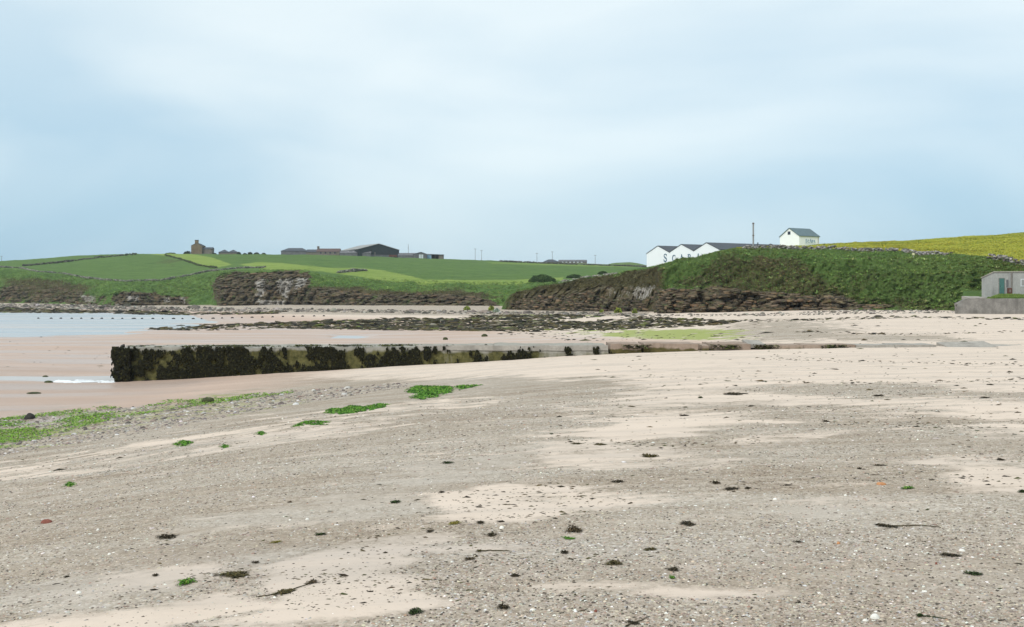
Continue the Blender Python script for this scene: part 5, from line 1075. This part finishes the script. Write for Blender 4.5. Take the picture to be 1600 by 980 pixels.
CL = [
 ('bushy black seaweed clump at bottom centre', 785, 950, 22, 13, 'dark', None), ('dark green seaweed tuft on gravel at the bottom, left of centre', 648, 957, 26, 10, 'dgreen', None),
 ('flat black seaweed piece on gravel right of the big sand patch', 803, 901, 19, 5, 'dark', None), ('dark tangled seaweed clump above the kelp strand near centre', 768, 837, 19, 9, 'dark', None),
 ('small black curl of seaweed beside a white shell', 750, 818, 15, 5, 'dark', None), ('yellow brown seaweed piece on gravel near centre', 711, 819, 18, 6, 'yellow', None), ('thin dark seaweed wisp above the big sand patch', 671, 831, 15, 3, 'dark', None),
 ('kelp strand with black root knob at the edge of the sand patch', 750, 862, 10, 5, 'olive', [(750, 862), (775, 861), (800, 862)]), ('brownish seaweed tuft below the kelp strand', 735, 874, 14, 6, 'brown', None),
 ('dark kelp root with long stalk crossing the lower left sand', 442, 926, 36, 6, 'olive', [(400, 934), (440, 927), (478, 916), (494, 909)]), ('tangled brown seaweed end of the long kelp stalk', 489, 911, 17, 8, 'brown', None),
 ('bright green seaweed clump on gravel at lower left', 292, 912, 28, 13, 'green', None), ('wispy brown green strands right of the bright green clump', 362, 898, 52, 5, 'olive', [(310, 897), (350, 896), (390, 900)]),
 ('small black seaweed piece at lower left of centre', 399, 880, 11, 5, 'dark', None), ('dark brown seaweed piece half buried at the left', 262, 841, 32, 6, 'dark', None), ('tiny dark seaweed scrap on the left grey sand', 242, 900, 13, 4, 'dark', None), ('small dark seaweed scrap at far lower left', 105, 902, 10, 3, 'dark', None),
 ('yellow green seaweed shred at left of centre', 431, 848, 15, 4, 'yellow', None), ('flat dark green seaweed on gravel at left of centre', 499, 836, 19, 4, 'dgreen', None), ('dark green seaweed piece at the edge of the grey sand', 617, 786, 21, 5, 'dgreen', None), ('small dark seaweed piece right of the grey sand streak', 691, 770, 11, 4, 'dark', None),
 ('dark green pointed seaweed tuft on pale sand left of centre', 699, 724, 19, 5, 'dgreen', None), ('olive seaweed heap on the sand strip at centre right', 1015, 714, 26, 7, 'olive', None), ('flat olive seaweed on the sand strip, left of two', 903, 694, 17, 3, 'olive', None), ('flat olive seaweed on the sand strip, right of two', 936, 695, 21, 3, 'olive', None),
 ('arched black seaweed piece on gravel near centre right', 966, 754, 20, 5, 'dark', None), ('small green weed tuft on upper central gravel', 862, 679, 7, 4, 'dgreen', None), ('scruffy black seaweed tuft on gravel at right of centre', 1120, 756, 17, 7, 'dark', None), ('flat dark seaweed streak at right of centre, left of two', 1141, 765, 24, 4, 'dark', None), ('flat dark seaweed streak at right of centre, right of two', 1169, 764, 13, 4, 'dark', None),
 ('small dark seaweed mound on the upper sandy beach', 1095, 622, 9, 4, 'dgreen', None), ('thin dark seaweed sliver on the upper gravel', 1068, 650, 17, 3, 'dark', None), ('leaning dark seaweed fragment on the right gravel', 1290, 659, 11, 4, 'dark', None), ('bright green weed wisp right of the orange crab shell', 1420, 763, 22, 5, 'green', None), ('green weed tuft at the right edge', 1597, 770, 16, 6, 'dgreen', None),
 ('dark seaweed at the right edge sand patch', 1563, 719, 15, 4, 'dark', None), ('long kelp strand with dark root on the right gravel', 1386, 823, 26, 5, 'dark', [(1370, 821), (1400, 823), (1440, 822), (1470, 824)]), ('folded brown kelp heap on gravel at centre right', 896, 830, 30, 13, 'brown', None), ('upright black seaweed scrap on gravel at centre', 881, 864, 15, 8, 'dark', None),
 ('olive kelp blade with pale tip at lower centre', 958, 881, 30, 5, 'olive', None), ('olive seaweed blade on gravel right of centre', 1018, 859, 22, 4, 'olive', None), ('flat dark seaweed streak on the central right gravel', 1075, 819, 28, 5, 'dark', None), ('small green weed clump at lower right of centre', 1050, 904, 13, 6, 'green', None), ('bright green weed shred left of the black scrap', 890, 842, 24, 3, 'green', None),
 ('dark seaweed bar on the right foreground gravel', 1486, 869, 30, 4, 'dark', None), ('dark and green weed at the lower right', 1522, 898, 26, 5, 'dgreen', None), ('dark green strand with root knob at the bottom right', 1437, 964, 14, 7, 'dgreen', [(1437, 963), (1460, 966), (1482, 969)]), ('small dark seaweed scrap at right of centre gravel', 1247, 848, 13, 3, 'dark', None), ('dark seaweed scrap in upper right gravel', 1343, 733, 10, 3, 'dark', None), ('flat brown seaweed above the orange crab shell', 1376, 728, 22, 3, 'brown', None),
 ('thin dark twig of weed on the lower central gravel', 1048, 890, 22, 3, 'dark', None), ('dark strand at the very bottom right of centre', 990, 975, 20, 4, 'dark', [(978, 979), (995, 973), (1015, 964)]), ('small dark scrap on the far upper right sand', 1578, 582, 12, 3, 'dark', None), ('dark scrap on the upper right sand below it', 1548, 602, 14, 3, 'dark', None), ('long dark weed streak on the upper right sand', 1150, 616, 38, 3, 'dark', None), ('dark weed sliver on the upper right sand strip', 1375, 619, 18, 3, 'dark', None), ('dark weed piece at upper right near the edge', 1538, 622, 16, 3, 'dark', None)]
for i, (lb, u, v, w, h, kd, tl_) in enumerate(CL): seaweed(lb, u, v, w, h, kd, 700 + 7 * i, tl_, group='seaweed clumps on the beach')
def weed_mat(label, poly, n, kind, seed, px):
    q = in_poly(int(n * 1.6), poly, seed); q = q[(1.8 * (fbm(q[:, 0] * .16, q[:, 1] * .5, s=seed, o=3) - .5) + .6 * poly_mask(q[:, 0], q[:, 1], poly, px * 1.3)) > .26]; P = hit(q[:, 0], q[:, 1]); P0 = P.mean(0); r = np.random.default_rng(seed); k = P[:, 1] / F; n = len(P)
    b = poly_mask(q[:, 0], q[:, 1], poly, px * .8); hh = k * px * (b - .5) * 2
    P[:, 2] += np.maximum(hh, 0) * (.3 + .8 * fbm(P[:, 0] * 2, P[:, 1] * 2, s=seed)) * .8
    V, Fs = ribbons(P, k * px * (.9 + 1.0 * r.random(n)), k * px * (.14 + .14 * r.random(n)), k * px * .3 * r.random(n), seed + 1, 3)
    V2, F2 = scatter(P - (0, 0, .01), dome(6), np.stack([k * px * .55, k * px * .45, np.maximum(hh, .01) * .6 + .01], -1), r.random(n) * 6.28, .3, .2, seed + 2)
    C = np.concatenate([np.repeat(pick(n, *WC[kind], seed + 3), 8, 0), np.repeat(pick(n, *WC[kind], seed + 4) * .8, 7, 0)])
    o = mesh_np('green_weed_mat', np.concatenate([V, V2]), [Fs, F2 + len(V)], M['weed'], colors=C, loc=P0); tag(o, label, 'seaweed', 'green weed mats on the gravel bank')
weed_mat('largest bright green weed mat in front of the pier', [(634, 614), (648, 605), (664, 605), (690, 606), (730, 603), (752, 602), (735, 606), (712, 611), (695, 616), (680, 621), (660, 625), (644, 622), (656, 615)], 900, 'green', 760, 6)
weed_mat('long green weed mat left of the largest one', [(502, 645), (515, 640), (535, 640), (548, 635), (570, 637), (590, 632), (610, 632), (598, 637), (575, 643), (552, 646), (530, 648)], 700, 'green', 770, 5)
weed_mat('small flat green weed patch on the left gravel', [(271, 695), (285, 690), (303, 692), (296, 698), (282, 698)], 160, 'green', 780, 5)
weed_mat('small green weed spot right of the flat left patch', [(344, 699), (352, 696), (358, 698), (350, 701)], 50, 'green', 783, 4)
weed_mat('green weed blob on the bank left of the long mat', [(401, 680), (407, 674), (414, 678), (409, 681)], 60, 'green', 786, 4)
weed_mat('thin green weed mat below the long mat', [(455, 668), (475, 659), (490, 658), (515, 660), (512, 664), (480, 665)], 260, 'green', 789, 4)
weed_mat('small green weed patch at far left gravel', [(98, 760), (108, 754), (118, 757), (110, 762)], 60, 'green', 792, 4)

# ------------------------------------------------------------------ sea air
hm_ = bpy.data.materials.new('sea_air'); hm_.use_nodes = True; ht = hm_.node_tree; ht.nodes.clear()
ho = ht.nodes.new('ShaderNodeOutputMaterial'); hv = ht.nodes.new('ShaderNodeVolumePrincipled'); hv.inputs['Color'].default_value = (.80, .90, 1.0, 1); hv.inputs['Density'].default_value = 0.00011; hv.inputs['Anisotropy'].default_value = .2
ht.links.new(hv.outputs[0], ho.inputs['Volume'])
m = MB(); m.box(-10000, 10000, -10000, 10000, -4.5, 60); tag(m.build('haze', hm_), 'thin pale sea haze over the whole bay', 'haze', kind='stuff')
cy.volume_bounces = 0
